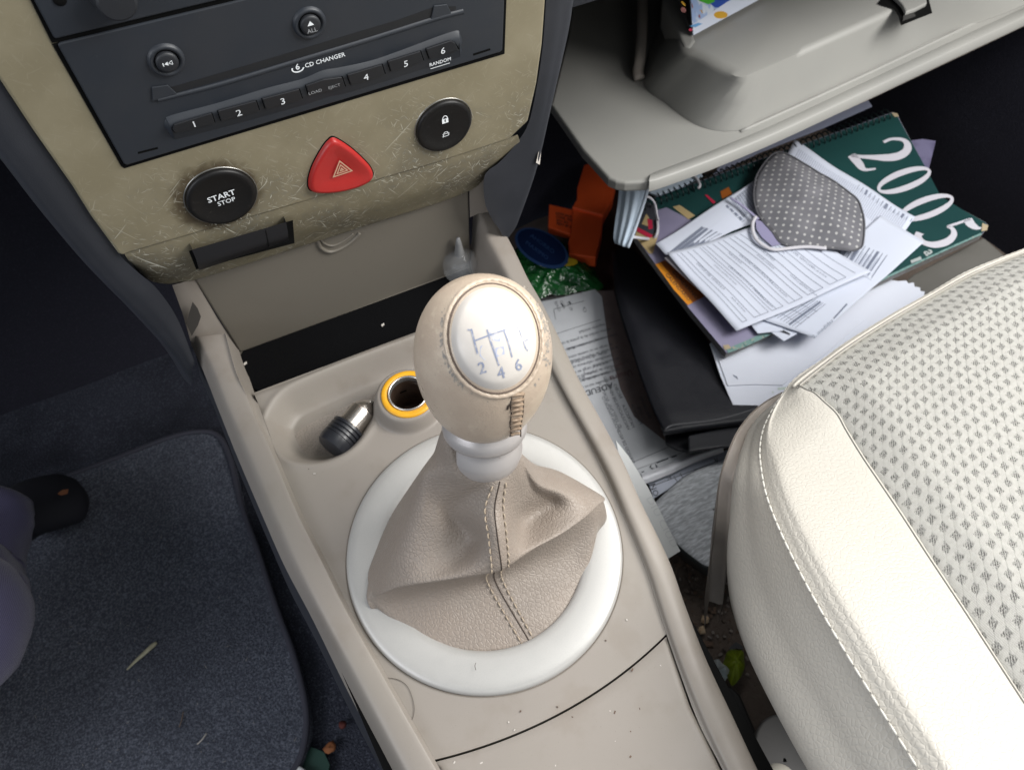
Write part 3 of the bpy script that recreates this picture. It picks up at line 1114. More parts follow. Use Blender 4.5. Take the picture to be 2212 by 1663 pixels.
def on_knob(x, y, off=0.0):
    r = ray(x, y)
    r = r / np.linalg.norm(r)
    def g(t):
        d = CAM + r * t - KC
        z = d @ AX
        return np.linalg.norm(d - AX * z) - (knob_r(np.array(z)) + off if abs(z) < KT else -1.0)
    t0 = (KC - CAM) @ r
    a = t0 - .05
    b = t0
    ts_ = np.linspace(a, b, 40)
    gv = [g(t) for t in ts_]
    for i in range(39):
        if gv[i] > 0 >= gv[i + 1]:
            a, b = ts_[i], ts_[i + 1]
            break
    for _ in range(24):
        m = (a + b) / 2
        if g(m) > 0: a = m
        else: b = m
    return CAM + r * b


# oval inlay on the knob
capc, capa, capb, capr = np.array([1066.5, 731]), 96.0, 117.0, math.radians(10)


def cap_px(rho, psi):
    x, y = capa * rho * math.cos(psi), capb * rho * math.sin(psi)
    return capc + np.array([x * math.cos(capr) + y * math.sin(capr), -x * math.sin(capr) + y * math.cos(capr)])


capn = unit(CAM - KC)


def cap_surf(x, y):
    d = np.array([x, y]) - capc
    X_ = d[0] * math.cos(capr) - d[1] * math.sin(capr)
    Y_ = d[0] * math.sin(capr) + d[1] * math.cos(capr)
    rho = min(1.2, math.hypot(X_ / capa, Y_ / capb))
    return on_knob(x, y) + capn * (.0016 * (1 - sst(.82, 1.0, rho) * 1.3))


cv = [cap_surf(*capc)]
NR, NA = 14, 72
for i in range(1, NR + 1):
    for k in range(NA):
        cv.append(cap_surf(*cap_px(i / NR if i < NR else 1.0, 2 * math.pi * k / NA)))
cf = [(0, 1 + k, 1 + (k + 1) % NA) for k in range(NA)]
for i in range(NR - 1):
    for k in range(NA):
        a, b = 1 + i * NA + k, 1 + i * NA + (k + 1) % NA
        cf.append((a, a + NA, b + NA, b))
cap = fix_normals(mk('knob_cap', cv, cf, CAP, gl))
rim = [on_knob(*cap_px(1.015, 2 * math.pi * k / 96)) for k in range(97)]
tube('cap_groove', rim, .00040, M('cap_groove_brown', (.13, .095, .075), .8), gl, seg=6, caps=False)  # dark brown line round the cap edge
rim = [on_knob(*cap_px(1.075 + .006 * math.sin(k * 1.7), 2 * math.pi * k / 140)) - capn * .0004 for k in range(141)]
tube('leather_lip', rim, .0011, KNOB, gl, seg=8, caps=False)
# worn faded shift pattern, drawn in print
cs = lift(cap_surf, .00012)
RT = np.array([.955, -.27])                     # print runs slightly up to the right
geos = []
for pts, w in (([(1018, 711), (1024, 735), (1032, 765)], 4.0), ([(1052, 712), (1062, 745), (1078, 790)], 3.4), ([(1087, 712), (1097, 738), (1106, 772)], 3.2), ([(1116, 705), (1122, 715), (1127, 730)], 2.0),
               ([(1024, 737), (1050, 727), (1075, 718), (1092, 713)], 3.2), ([(1010, 712), (1016, 714)], 3), ([(1130, 738), (1135, 752), (1140, 758)], 3), ([(1130, 738), (1140, 734)], 2.5)):
    geos.append(strip_geo(pts, w, cs, 10))
for s_, at in (('2', (1044, 806)), ('4', (1085, 817)), ('6', (1122, 800))):
    geos.append(text_geo(s_, at, RT * 34, np.array([-.22, -.97]) * 36, cs, bold=.012))
pr('shift_pattern', join(geos), CAPINK, gl)
cs2 = lift(cap_surf, .00006)
pr('smeared_print', join([poly_geo([(1038, 748), (1062, 738), (1070, 752), (1088, 748), (1090, 765), (1072, 772), (1046, 778), (1036, 768)], cs2),
                          poly_geo([(1056, 718), (1068, 722), (1084, 720), (1080, 738), (1064, 736)], cs2)]), CAPSMEAR, gl)
# lacing at the back of the knob
lac = []
for i in range(9):
    y = 853 + i * 10.5
    x = 1118 - .55 * i
    w = 13 - .35 * i
    lac.append(tube_geo(cr([on_knob(x - w, y + 3, .0001), on_knob(x, y + 1 + rng.uniform(-2, 2), .0008), on_knob(x + w, y - 1, .0001)], 8), .00068, 6))
v, f = join(lac)
mk('knob_lacing', v, f, M('worn_lacing', (.31, .225, .155), .6, var=[(300, (.13, .08, .05), .5, .7, .7)]), gl)
edge = []
for sx in (-1, 1):
    edge.append(tube_geo(cr([on_knob(1118 - .55 * i + sx * (14 - .35 * i) + rng.uniform(-2, 2), 849 + i * 10.5, -.0001) for i in range(10)], 40), .0003, 5))
    if sx < 0:
        edge.append(tube_geo(cr([on_knob(1104, 872), on_knob(1098, 876), on_knob(1096, 884)], 8), .0005, 5))
v, f = join(edge)
mk('lacing_seam', v, f, DKSTITCH, gl)

# flaked grey patches where the leather has worn through round the inlay
geos = []
for k in range(150):
    side = k % 2
    ps = rng.normal(math.pi * .98, .42) if side else rng.normal(.12, .48)
    rho = 1.17 + rng.normal(0, .035) + (.03 if side == 0 else 0)
    x, y = cap_px(rho, ps)
    r = rng.uniform(.8, 3.4)
    q = [(x + r * rng.uniform(.6, 1.3) * math.cos(a) * .8, y + r * rng.uniform(.6, 1.3) * math.sin(a) * 1.5) for a in np.linspace(0, 2 * math.pi, 8)[:-1]]
    geos.append(poly_geo(q, lambda a, b: on_knob(a, b, .00006)))
pr('worn_flakes', join(geos), M('worn_grey_leather', (.26, .235, .21), .6, var=[(900, (.42, .36, .29), .45, .6, .8)]), gl, 'stuff')

# collar
cz = -KT * .915
lathe('collar', KC, AX, [(.0150, cz + .006), (.0176, cz + .0025), (.0181, cz + .0006), (.0182, cz - .0016), (.0176, cz - .0032), (.0160, cz - .0040), (.0143, cz - .0050), (.0142, cz - .0062), (.0152, cz - .0090),
                           (.0164, cz - .0128), (.0164, cz - .0155), (.0154, cz - .0195), (.0143, cz - .0220), (.0128, cz - .0228)], COLLAR, gl, seg=72)

# boot: control net (pixel, height over the console), columns round the lever, rows from collar to ring
CB = KC + AX * (cz - .0205)


def rim_a(deg, r=.0150, dz=0.0):
    a = math.radians(deg)
    return CB + AX * dz + r * (math.cos(a) * AXX + math.sin(a) * AXY)


def Q(x, y, h):
    return K(x, y, h)


net = [  # A from collar circle; then B C D E F
    (170, [Q(925, 1000, .052), Q(848, 1108, .012), Q(802, 1215, .0065), Q(797, 1272, .0050), Q(798, 1293, .0040)]),
    (200, [Q(918, 1020, .066), Q(884, 1108, .047), Q(813, 1270, .0150), Q(802, 1292, .0085), Q(824, 1322, .0020)]),
    (222, [Q(944, 1072, .059), Q(936, 1150, .046), Q(868, 1261, .0305), Q(862, 1300, .0080), Q(880, 1366, .0010)]),
    (244, [Q(983, 1100, .0520), Q(1014, 1168, .0400), Q(957, 1249, .0390), Q(968, 1285, .0100), Q(980, 1410, .0005)]),
    (261, [Q(1048, 1098, .064), Q(1056, 1160, .058), Q(1062, 1233, .0455), Q(1056, 1264, .0105), Q(1133, 1400, -.0005)]),
    (283, [Q(1086, 1092, .0630), Q(1092, 1150, .0565), Q(1098, 1219, .0445), Q(1086, 1254, .0110), Q(1157, 1389, -.0005)]),
    (312, [Q(1124, 1082, .0455), Q(1132, 1128, .0290), Q(1150, 1183, .0370), Q(1160, 1225, .0095), Q(1216, 1345, -.0005)]),
    (336, [Q(1150, 1062, .0420), Q(1190, 1090, .0270), Q(1222, 1143, .0320), Q(1228, 1186, .0090), Q(1258, 1262, .0)]),
    (352, [Q(1160, 1036, .0480), Q(1214, 1060, .0340), Q(1282, 1092, .0230), Q(1289, 1118, .0150), Q(1289, 1155, .0060)]),
    (375, [Q(1150, 1000, .0300), Q(1208, 1018, .0150), Q(1281, 1060, .0120), Q(1288, 1085, .0060), Q(1292, 1100, .0020)]),
]
for deg in (60, 100, 140):
    a = math.radians(deg)
    net.append((deg + 360, [W(.004 + .030 * math.cos(a), .010 + .030 * math.sin(a), .030), W(.004 + .040 * math.cos(a), .008 + .040 * math.sin(a), .010), W(.003 + .046 * math.cos(a), .006 + .046 * math.sin(a), .004),
                            W(.003 + .0475 * math.cos(a), .006 + .0475 * math.sin(a), .002), W(.003 + .0488 * math.cos(a), .0055 + .0488 * math.sin(a), -.001)]))
ncol = len(net)
cols = []
for deg, pts in net:
    last = pts[-1]
    l = L(last)
    drop = W(.0030 + (l[0] - .0030) * .97, .0055 + (l[1] - .0055) * .97, -.006)
    tk_ = {170: 0, 200: .25, 352: .1}.get(deg, 0 if deg > 360 else 1)
    pts = pts[:3] + [pts[2] * .74 + pts[3] * .26 + (E2 * .0025 - EN * .002) * tk_] + pts[3:]
    rr_, dz_ = {170: (.0188, .018), 200: (.0176, .004), 222: (.0156, .0)}.get(deg, (.0165, .016) if deg > 400 else (.0150, 0.0))
    cols.append([rim_a(deg, .0130, dz_ + .004), rim_a(deg, rr_, dz_)] + pts + [drop])
cols = np.array(cols)                           # (ncol, 8, 3)
tr = np.linspace(0, 8, 8 * 14 + 1)
colsS = np.array([crp(c, tr) for c in cols])    # (ncol, nt, 3)
NPHI = ncol * 14


def ring_interp(i, ph):
    p = colsS[:, i]
    s = int(math.floor(ph)) % ncol
    t = ph - math.floor(ph)
    p0, p1, p2, p3 = [p[(s + k) % ncol] for k in (-1, 0, 1, 2)]
    return 0.5 * ((2 * p1) + (-p0 + p2) * t + (2 * p0 - 5 * p1 + 4 * p2 - p3) * t * t + (-p0 + 3 * p1 - 3 * p2 + p3) * t ** 3)


grid = np.array([[ring_interp(i, k / 14) for k in range(NPHI)] for i in range(len(tr))])
# fine wrinkles
boot = fix_normals(mk('boot', grid.reshape(-1, 3), gfaces(grid.shape[0], NPHI, wc=True), BOOT, gl))


def boot_pt(row, ph):
    i = int(np.clip(round(row * 14), 0, len(tr) - 2))
    p = ring_interp(i, ph)
    n = np.cross(ring_interp(i, ph + .03) - p, ring_interp(i + 1, ph) - p)
    n = unit(n)
    if n @ (CAM - p) < 0: n = -n
    return p, n


stm = None
for ph0, ph1 in ((4.0, 4.0), (5.0, 5.0)):
    path, nor = [], []
    for row in np.linspace(1.15, 7.05, 200):
        i = row * 14
        ph = ph0 + (ph1 - ph0) * row / 7
        p = ring_interp(int(i), ph) * (1 - i % 1) + ring_interp(min(int(i) + 1, len(tr) - 1), ph) * (i % 1)
        path.append(p)
        nor.append(boot_pt(row, ph)[1])
    path, nor = np.array(path), np.array(nor)
    s = np.concatenate([[0], np.cumsum(np.linalg.norm(np.diff(path, axis=0), axis=1))])
    k = 0
    pos = .001
    while pos < s[-1] - .003:
        a = np.array([np.interp(pos, s, path[:, j]) for j in range(3)])
        b = np.array([np.interp(pos + .0027, s, path[:, j]) for j in range(3)])
        nn = unit(np.array([np.interp(pos + .0013, s, nor[:, j]) for j in range(3)]))
        if stm is None:
            v, f = tube_geo(np.array([(-.5, 0, -.12), (-.3, 0, .10), (0, 0, .18), (.3, 0, .10), (.5, 0, -.12)]) * .0027, [.0003, .0004, .00042, .0004, .0003], 6)
            me = bpy.data.meshes.new('boot_stitch')
            me.from_pydata([tuple(q) for q in v], [], f)
            me.polygons.foreach_set('use_smooth', [True] * len(me.polygons))
            me.materials.append(STITCH)
            stm = me
        o = bpy.data.objects.new('stitch', stm)
        COL.objects.link(o)
        o.parent = gl
        x = unit(b - a)
        z = unit(nn - x * (nn @ x))
        y = np.cross(z, x)
        c = (a + b) / 2 + z * .00012 - ROOT[gl.name]
        mm = Matrix.Identity(4)
        for r_ in range(3):
            mm[r_][0], mm[r_][1], mm[r_][2], mm[r_][3] = x[r_], y[r_], z[r_], c[r_]
        o.matrix_local = mm
        pos += .0036
path = np.array([boot_pt(r_, 4.5)[0] + boot_pt(r_, 4.5)[1] * .00005 for r_ in np.linspace(1.1, 7.1, 90)])
tube('boot_seam', path, .0003, DKSTITCH, gl, seg=6)

# ------------------------------------------------------------------ plug lying in the tray
A0, A1 = K(796, 874, -.003), K(716, 968, -.0045)
d_ = unit(A1 - A0)
ln = np.linalg.norm(A1 - A0)
pl = thing('lighter_plug', 'small black and silver lighter socket plug lying in the oval tray', 'plug', A0 - EN * .01)
lathe('metal_body', A0, d_, [(.0001, -.0012), (.0030, -.0010), (.0045, .0006), (.0062, .0030), (.0066, .0044), (.0074, .0050), (.0076, .0065), (.0076, ln * .47), (.0081, ln * .475), (.0081, ln * .50), (.0070, ln * .51)], NICKEL, pl, seg=40, auto=35)
lathe('contact_tip', A0, d_, [(.0001, -.0030), (.0016, -.0028), (.0021, -.0012), (.0021, .0005)], BRIGHTMET, pl, seg=20)
gp = [(.0070, ln * .505), (.0088, ln * .51)]
for k in range(4):
    z = ln * .53 + k * .0024
    gp += [(.0098, z), (.0099, z + .0012), (.0092, z + .0017), (.0092, z + .0022)]
gp += [(.0099, ln * .80), (.0100, ln * .9), (.0094, ln * .98), (.0075, ln * 1.03), (.0040, ln * 1.055), (.0001, ln * 1.06)]
lathe('grip', A0, d_, gp, GRIP, pl, seg=40, auto=35)
spr = A0 + unit(np.cross(d_, EN)) * .0060 + EN * .003 + d_ * .004
tube('side_contact', [spr, spr + d_ * .005 + EN * .0012, spr + d_ * .010], .0009, BRIGHTMET, pl, seg=6, flat=.5)

# clear spout standing in the corner of the bin
sb = K(995, 585, -.028)
sp = thing('spout_bottle', 'small clear plastic bottle with pointed spout in the dark bin behind the knob', 'bottle', sb)
lathe('bottle_body', sb, EN, [(.0001, 0), (.011, 0), (.0115, .002), (.0115, .010), (.0095, .014), (.005, .017), (.0035, .018)], CLEAR, sp, seg=36)
lathe('spout', sb + EN * .0175, EN, [(.0035, 0), (.0028, .004), (.0020, .010), (.0012, .015), (.0001, .0155)], M('frosted_spout', (.22, .22, .22), .45), sp, seg=20)

# ------------------------------------------------------------------ dashboard: trim, dark flanks, upper body
VT = .182
dash = thing('dashboard', 'dashboard centre stack with scratched olive trim around the radio and dark grey flanks', 'dashboard', W(0, .25, .10))
tp = [(-60, 95), (0, 175), (72, 284), (156, 403), (198, 470), (256, 549), (266, 553), (284, 546), (576, 461), (948, 352), (1100, 302), (1141, 263), (1160, 180), (1172, 95), (1179, 0), (1184, -70), (-60, -140)]
o = prism('trim_panel', [V(*q, VT) for q in tp], E2 * .009, TRIM, dash, bev=.0012)
set_uv(o, UVC)
cre = [(268, 552), (284, 547), (330, 534), (420, 507), (576, 461), (760, 407), (948, 352), (1060, 318), (1118, 296)]
bot = [(284, 560), (300, 583), (338, 610), (420, 604), (622, 541), (800, 484), (1000, 418), (1060, 372), (1116, 310)]
n_ = 60
tt = np.linspace(0, 8, n_)
c0 = crp([V(q[0], q[1] - 5, VT + .0006) for q in cre], tt)
c2 = crp([V(*q, VT + .015) for q in bot], tt)
mid = c0 * .5 + c2 * .5 - E2 * .0035
mid2 = c0 * .15 + c2 * .85 - E2 * .0015
g = np.stack([c0, c0 * .8 + c2 * .2 - E2 * .0022, mid, mid2, c2, c2 + E2 * .008 + EN * .002], 1)
g = np.array([crp(r_, np.linspace(0, 5, 21)) for r_ in g])
o = mk('trim_lip', g.reshape(-1, 3), gfaces(n_, 21), TRIM, dash, uv=[UVC(p) for p in g.reshape(-1, 3)])


def loft(name, lines, mat, parent, n=40, sub=6, auto=None):
    rows = [cr(l, n) for l in lines]
    g = np.stack(rows, 1)
    g = np.array([crp(r_, np.linspace(0, len(lines) - 1, (len(lines) - 1) * sub + 1)) for r_ in g])
    return mk(name, g.reshape(-1, 3), gfaces(g.shape[0], g.shape[1]), mat, parent, auto=auto)


# left flank: from the trim edge over a rounded ridge, then away towards the driver's footwell
l0 = [V(*q, VT + .002) for q in ((-60, 95), (0, 175), (72, 284), (156, 403), (198, 470), (259, 551), (300, 590), (340, 625), (384, 690), (420, 780))]
l1 = [V(*q, VT + .001) for q in ((-90, 160), (-30, 250), (40, 345), (105, 430), (150, 490), (205, 555), (255, 610), (310, 660), (376, 735), (415, 800))]
l2 = [V(*q, VT + .006) for q in ((-100, 200), (-40, 285), (30, 375), (85, 447), (130, 503), (185, 568), (236, 622), (292, 678), (366, 760), (410, 830))]
l3 = [q + E2 * .03 - E1 * .004 for q in l2]
l4 = [q + E2 * .20 - E1 * .01 - EN * .03 for q in l2]
loft('side_flank', [l0, l1, l2, l3, l4], DARKPL, dash)
r0 = [V(*q, VT + .003) for q in ((1186, -70), (1180, 0), (1173, 95), (1161, 180), (1142, 266), (1114, 312), (1078, 352), (1047, 379), (1048, 440), (1066, 480))]
r1 = [V(*q, VT + .003) for q in ((1225, -70), (1216, 0), (1206, 80), (1184, 200), (1162, 300), (1140, 365), (1112, 425), (1090, 455), (1080, 475), (1078, 495))]
r2 = [V(*q, VT + .008) for q in ((1250, -70), (1237, 0), (1225, 72), (1189, 228), (1168, 320), (1150, 385), (1127, 455), (1115, 490), (1100, 510), (1090, 520))]
r3 = [q + E2 * .03 + E1 * .002 for q in r2]
r4 = [q + E2 * .22 + E1 * .0 - EN * .03 for q in r2]
loft('side_flank', [r0, r1, r2, r3, r4], DARKPL, dash)
g = np.array([[V(1170, 318, VT + .0075), V(1163, 330, VT + .0025), V(1158, 352, VT + .002), V(1166, 356, VT + .006)]])[0]
pr('scuff_mark', (g - EN * 0 + (CAM - g) * .001, [(0, 1, 2, 3)]), DUST, dash)
# upper dashboard out of view, driver's and passenger's side
box('dash_body', (-.95, .30, .47), (-.13, .88, .66), DARKPL, dash, bev=.02)
box('dash_body', (-.13, .262, .36), (.135, .88, .64), DARKPL, dash, bev=.02)
box('dash_body', (.135, .225, .465), (.86, .88, .64), DARKPL, dash, bev=.02)
DKIN = M('glovebox_lining', (.035, .034, .032), .7, var=[(30, (.028, .027, .026), .4, .7, .6)])
box('glovebox_back', (.19, .72, .26), (.80, .74, .52), DKIN, dash)
box('glovebox_side', (.19, .40, .30), (.195, .72, .52), DKIN, dash)
box('glovebox_roof', (.135, .34, .495), (.86, .74, .50), DKIN, dash)


def disc(name, px, v, r, mat, parent, prof=None, seg=72):
    c = V(*px, v)
    return lathe(name, c, -E2, prof, mat, parent, seg=seg, auto=40, xd=E1)


def circle_button(name, cxy, r, parent_label=None):
    c = V(*cxy, VT)
    lathe(name + '_bezel', c, -E2, [(r + .0008, -.0005), (r + .0007, .0002), (r + .0004, .0004), (r + .0001, .0002), (r, -.001)], CHROME, dash, seg=96)
    b = lathe(name, c, -E2, [(r - .0002, -.001), (r - .0002, .0012), (r - .0008, .0020), (r - .0026, .0021), (r - .0040, .0015), (r * .4, .0010), (.0001, .0009)], GLOSSBLK, dash, seg=96, auto=50)
    return c, b


sc_, sbn = circle_button('start_button', (478, 424), .0163)
text3('start_lettering', 'START', sc_ - E2 * .0015 + EN * .0014, E1, EN, .0045, WHITEPRINT, sbn, bold=.016)
text3('stop_lettering', 'STOP', sc_ - E2 * .0015 - EN * .0026 + E1 * .0012, E1, EN, .0036, WHITEPRINT, sbn, bold=.006)
lc_, lbn = circle_button('lock_button', (958, 271), .0152)
Pq = lc_ - E2 * .0014 + EN * .0042 + E1 * .0006


def in3(P, pts):
    return np.array([P + E1 * a * .001 + EN * b * .001 for a, b in pts])


lockg = [(in3(Pq, [(-1.7, -2.0), (1.7, -2.0), (1.7, .7), (-1.7, .7)]), [(0, 1, 2, 3)])]
arc = [(1.05 * math.cos(a), .7 + 1.5 * math.sin(a)) for a in np.linspace(0, math.pi, 14)]
arco = [(1.5 * math.cos(a), .7 + 2.0 * math.sin(a)) for a in np.linspace(0, math.pi, 14)]
v = in3(Pq, arc + arco)
lockg.append((v, [(i, i + 1, i + 15, i + 14) for i in range(13)]))
pr('lock_symbol', join(lockg), WHITEPRINT, lbn)
pr('keyhole_symbol', (in3(Pq - E2 * .00004, [(-.35, -1.3), (.35, -1.3), (.3, -.4), (.45, .0), (0, .35), (-.45, 0), (-.3, -.4)]), [tuple(range(7))]), GLOSSBLK, lbn)
Pc = lc_ - E2 * .0014 - EN * .0048 + E1 * .0004


def line3(P, a, b, w=.32):
    a, b = np.array(a, float), np.array(b, float)
    t = unit(b - a)
    n = np.array([-t[1], t[0]]) * w / 2
    return in3(P, [a + n, a - n, b - n, b + n]), [(0, 1, 2, 3)]


carg = [line3(Pc, *s_) for s_ in (((-1.3, -1.2), (-1.3, .2)), ((1.3, -1.2), (1.3, .2)), ((-1.3, .2), (-.8, 1.4)), ((1.3, .2), (.8, 1.4)), ((-.8, 1.4), (.8, 1.4)), ((-1.9, .3), (1.9, .3)), ((-1.3, -1.2), (1.3, -1.2)), ((-2.0, -.7), (-1.3, -.7)), ((1.3, -.7), (2.0, -.7)), ((-1.9, -1.5), (-1.2, -1.2)))]
pr('car_symbol', join(carg), WHITEPRINT, lbn)
# hazard button: rounded three-sided push button
hpx = [(722, 298), (755, 318), (784, 344), (799, 362), (803, 378), (790, 391), (760, 403), (720, 411), (684, 412), (669, 406), (667, 385), (676, 355), (694, 322), (708, 304)]
hout = cr([V(*q, VT) for q in hpx], 90, closed=True)
hc = hout.mean(0)
rows = []
for sc, dz in ((1.03, .0), (1.0, .0012), (.985, .0020), (.95, .0027), (.86, .0028), (.6, .0020), (.3, .0016), (.02, .0015)):
    rows.append(hc + (hout - hc) * sc - E2 * dz)
g = np.array(rows)
hb = fix_normals(mk('hazard_button', g.reshape(-1, 3), gfaces(8, 90, wc=True), RED, dash))
rows = [hc + (hout - hc) * s_ - E2 * d for s_, d in ((1.055, -.0002), (1.05, .0003), (1.02, .0004), (1.02, -.0006))]
fix_normals(mk('hazard_gap', np.array(rows).reshape(-1, 3), gfaces(4, 90, wc=True), BLACK, dash))
hs = V(738, 366, VT - .0026)


def tri_ring(P, ro, ri):
    a = [math.pi / 2 + 2 * math.pi * k / 3 for k in range(3)]
    v = in3(P, [(ro * math.cos(q), ro * math.sin(q) - .3) for q in a] + [(ri * math.cos(q), ri * math.sin(q) - .3) for q in a])
    return v, [(i, (i + 1) % 3, 3 + (i + 1) % 3, 3 + i) for i in range(3)]


pr('triangle_symbol', join([tri_ring(hs, 6.2, 4.9), tri_ring(hs, 3.7, 2.5), tri_ring(hs, 1.5, .3)]), HAZPRINT, hb)
# card reader mouth
cp = [(412, 536), (620, 474), (624, 520), (428, 578)]
g = [V(*q, VT + .002) for q in ((404, 532), (628, 466), (632, 516), (420, 572))]
pr('card_slot_gap', (np.array([p - E2 * .0034 for p in g]), [(0, 1, 2, 3)]), BLACK, dash)
cr0 = crp([V(414, 540, VT - .0036), V(422, 556, VT - .0040), V(428, 574, VT - .0040), V(430, 584, VT - .001)], np.linspace(0, 3, 13))
cr1 = crp([V(618, 480, VT - .0036), V(621, 496, VT - .0040), V(623, 512, VT - .0040), V(624, 522, VT - .001)], np.linspace(0, 3, 13))
g = np.stack([cr0 + E2 * .006, cr0, cr1, cr1 + E2 * .006], 1)
g = np.array([[*r_] for r_ in g])
mk('card_reader', g.reshape(-1, 3), gfaces(13, 4), CARDBLK, dash, auto=50)
tube('card_reader_seam', [cr0[k] * .23 + cr1[k] * .77 - E2 * .0001 for k in range(1, 12)], .0002, BLACK, dash, seg=5)

# ------------------------------------------------------------------ radio and the unit above it
VR = VT - .0016
rad = thing('car_radio', 'dark grey disc changer radio faceplate with numbered buttons in the olive trim', 'radio', V(660, 250, VR))
prism('radio_gap', [V(*q, VT - .0003) for q in ((112, 96), (262, 360), (269, 364), (1090, 117), (1097, -80), (700, -80))], E2 * .0002, BLACK, rad)
face_px = [(125, 99), (268, 355), (274, 358), (1080, 114), (1086, 109), (1093, -80), (764, -60), (487, 9), (129, 94)]
prism('faceplate', [V(*q, VR) for q in face_px], E2 * .0012, RADIO, rad, bev=.0006, seg=2)
# slot
DARKSLOT = M('slot_shadowed_plastic', (.009, .0095, .011), .6)
prism('disc_slot', [V(*q, VR - .0001) for q in ((345, 196), (576, 129), (862, 43), (934, 17), (985, 14), (985, 22), (934, 37), (862, 61), (576, 146), (345, 211))], E2 * .0001, DARKSLOT, rad)
ll = cr([V(*q, VR - .0001) for q in ((340, 212), (480, 176), (640, 128), (800, 80), (940, 36), (1000, 20))], 60)
lu_ = cr([V(*q, VR - .0012) for q in ((341, 217), (481, 181), (641, 134), (801, 86), (941, 42), (1002, 26))], 60)
ld = cr([V(*q, VR) for q in ((342, 222), (482, 187), (642, 139), (802, 91), (942, 47), (1003, 31))], 60)
g = np.stack([ll, lu_, ld], 1)
mk('slot_lip', g.reshape(-1, 3), gfaces(60, 3), RADIO, rad)
for q in ((345, 200), (948, 25)):
    c = V(*q, VR - .0008)
    prism('slot_guide', [c + E1 * a + EN * b for a, b in ((-.004, -.003), (.006, -.003), (.004, .002), (-.002, .003))], E2 * .0006, RADIO, rad, bev=.0003)


def push_button(px, sym):
    c = V(*px, VR)
    lathe('button_collar', c, -E2, [(.0070, 0), (.0066, .0009), (.0060, .0015), (.0052, .0013), (.0045, .0005), (.0044, -.0002)], RADIO, rad, seg=56)
    lathe('button_gap', c, -E2, [(.0046, .0006), (.0042, .0006), (.0042, 0)], BLACK, rad, seg=40)
    b = lathe('round_button', c, -E2, [(.0042, -.0004), (.0042, .0018), (.0039, .0023), (.0030, .0025), (.0001, .0025)], BUTTON, rad, seg=56, auto=50)
    return c - E2 * .00255, b


c, b = push_button((359, 130), 0)
pr('skip_symbol', join([(in3(c, [(-1.9, -.75), (-1.55, -.75), (-1.55, .75), (-1.9, .75)]), [(0, 1, 2, 3)]), (in3(c, [(-1.3, 0), (.1, -.85), (.1, .85)]), [(0, 1, 2)])] + [line3(c, *s_, .22) for s_ in (((.3, 0), (1.7, -.85)), ((.3, 0), (1.7, .85)), ((1.7, -.85), (1.7, .85)))]), WHITEPRINT, b)
c, b = push_button((668, 50), 1)
pr('eject_symbol', (in3(c, [(-1.5, .35), (1.3, .35), (-.1, 2.3)]), [(0, 1, 2)]), WHITEPRINT, b)
text3('all_lettering', 'ALL', c - EN * .0018, E1, EN, .0026, GREYPRINT, b)
text3('maker_lettering', 'CD CHANGER', V(702, 130, VR - .0003), E1, EN, .0028, WHITEPRINT, rad, bold=.014)
c6 = V(643, 147, VR - .0003)
text3('six_emblem', '6', c6 + EN * .0005, E1, EN, .0038, WHITEPRINT, rad, bold=.02)
arc = [(2.2 * math.cos(a), 1.4 * math.sin(a) - .3) for a in np.linspace(math.pi * .85, math.pi * 1.95, 14)]
arco = [(2.8 * math.cos(a), 2.0 * math.sin(a) - .3) for a in np.linspace(math.pi * .85, math.pi * 1.95, 14)]
pr('six_emblem', (in3(c6, arc + arco), [(i, i + 1, i + 15, i + 14) for i in range(13)]), WHITEPRINT, rad)
text3('random_lettering', 'RANDOM', V(951, 134, VR - .0013), E1, EN, .0025, WHITEPRINT, rad, bold=.01)
pr('random_underline', line3(V(951, 143, VR - .0011), (-4.9, 0), (4.9, 0), .3), WHITEPRINT, rad)
# raised strip that carries the numbered keys
top = [(352, 275), (357, 258), (372, 248), (470, 222), (576, 190), (650, 171), (696, 152), (735, 145), (800, 131), (862, 110), (977, 68), (994, 74), (1000, 92)]
crest = [(360, 280), (366, 269), (376, 264), (470, 240), (576, 209), (650, 188), (696, 173), (735, 166), (800, 147), (862, 127), (975, 88), (988, 92), (994, 100)]
low = [(368, 292), (376, 300), (390, 300), (484, 276), (590, 247), (664, 226), (708, 211), (746, 203), (811, 184), (873, 164), (982, 128), (994, 122), (998, 110)]
tk = np.linspace(0, 12, 120)
endf = np.minimum(1, np.minimum(tk / 1.2, (12 - tk) / 1.2))[:, None]
a_, b_, c_ = [crp([V(*q, VR + .0001) for q in l], tk) for l in (top, crest, low)]
b_ = b_ - E2 * .0026 * endf
m_ = a_ * .55 + b_ * .45 - E2 * .0004 * endf
g = np.stack([a_, m_, b_, b_ * .5 + c_ * .5 - E2 * .0003, c_], 1)
mk('button_strip', g.reshape(-1, 3), gfaces(120, 5), RADIO, rad, auto=60)


def strip_surf(x, y, off=0.0):
    """point on the sloping key face of the strip"""
    p = V(x, y, VR - .0012)
    best, bd = p, 1e9
    i = int(np.argmin(np.linalg.norm(b_ - p, axis=1)))
    q0, q1 = b_[i], c_[i]
    nn = unit(np.cross(b_[min(i + 2, 119)] - b_[max(i - 2, 0)], q1 - q0))
    if nn @ (CAM - q0) < 0: nn = -nn
    return PL(x, y, q0 + nn * off, nn)


def key_surf(cc):
    p = V(cc[0], cc[1], VR - .0012)
    i = int(np.clip(np.argmin(np.linalg.norm((b_ + c_) / 2 - p, axis=1)), 16, 103))
    q0, q1 = b_[i], c_[i]
    nn = unit(np.cross(E1, q1 - q0))
    if nn @ (CAM - q0) < 0: nn = -nn
    return lambda x, y, off=0.0: PL(x, y, q0 + nn * off, nn)


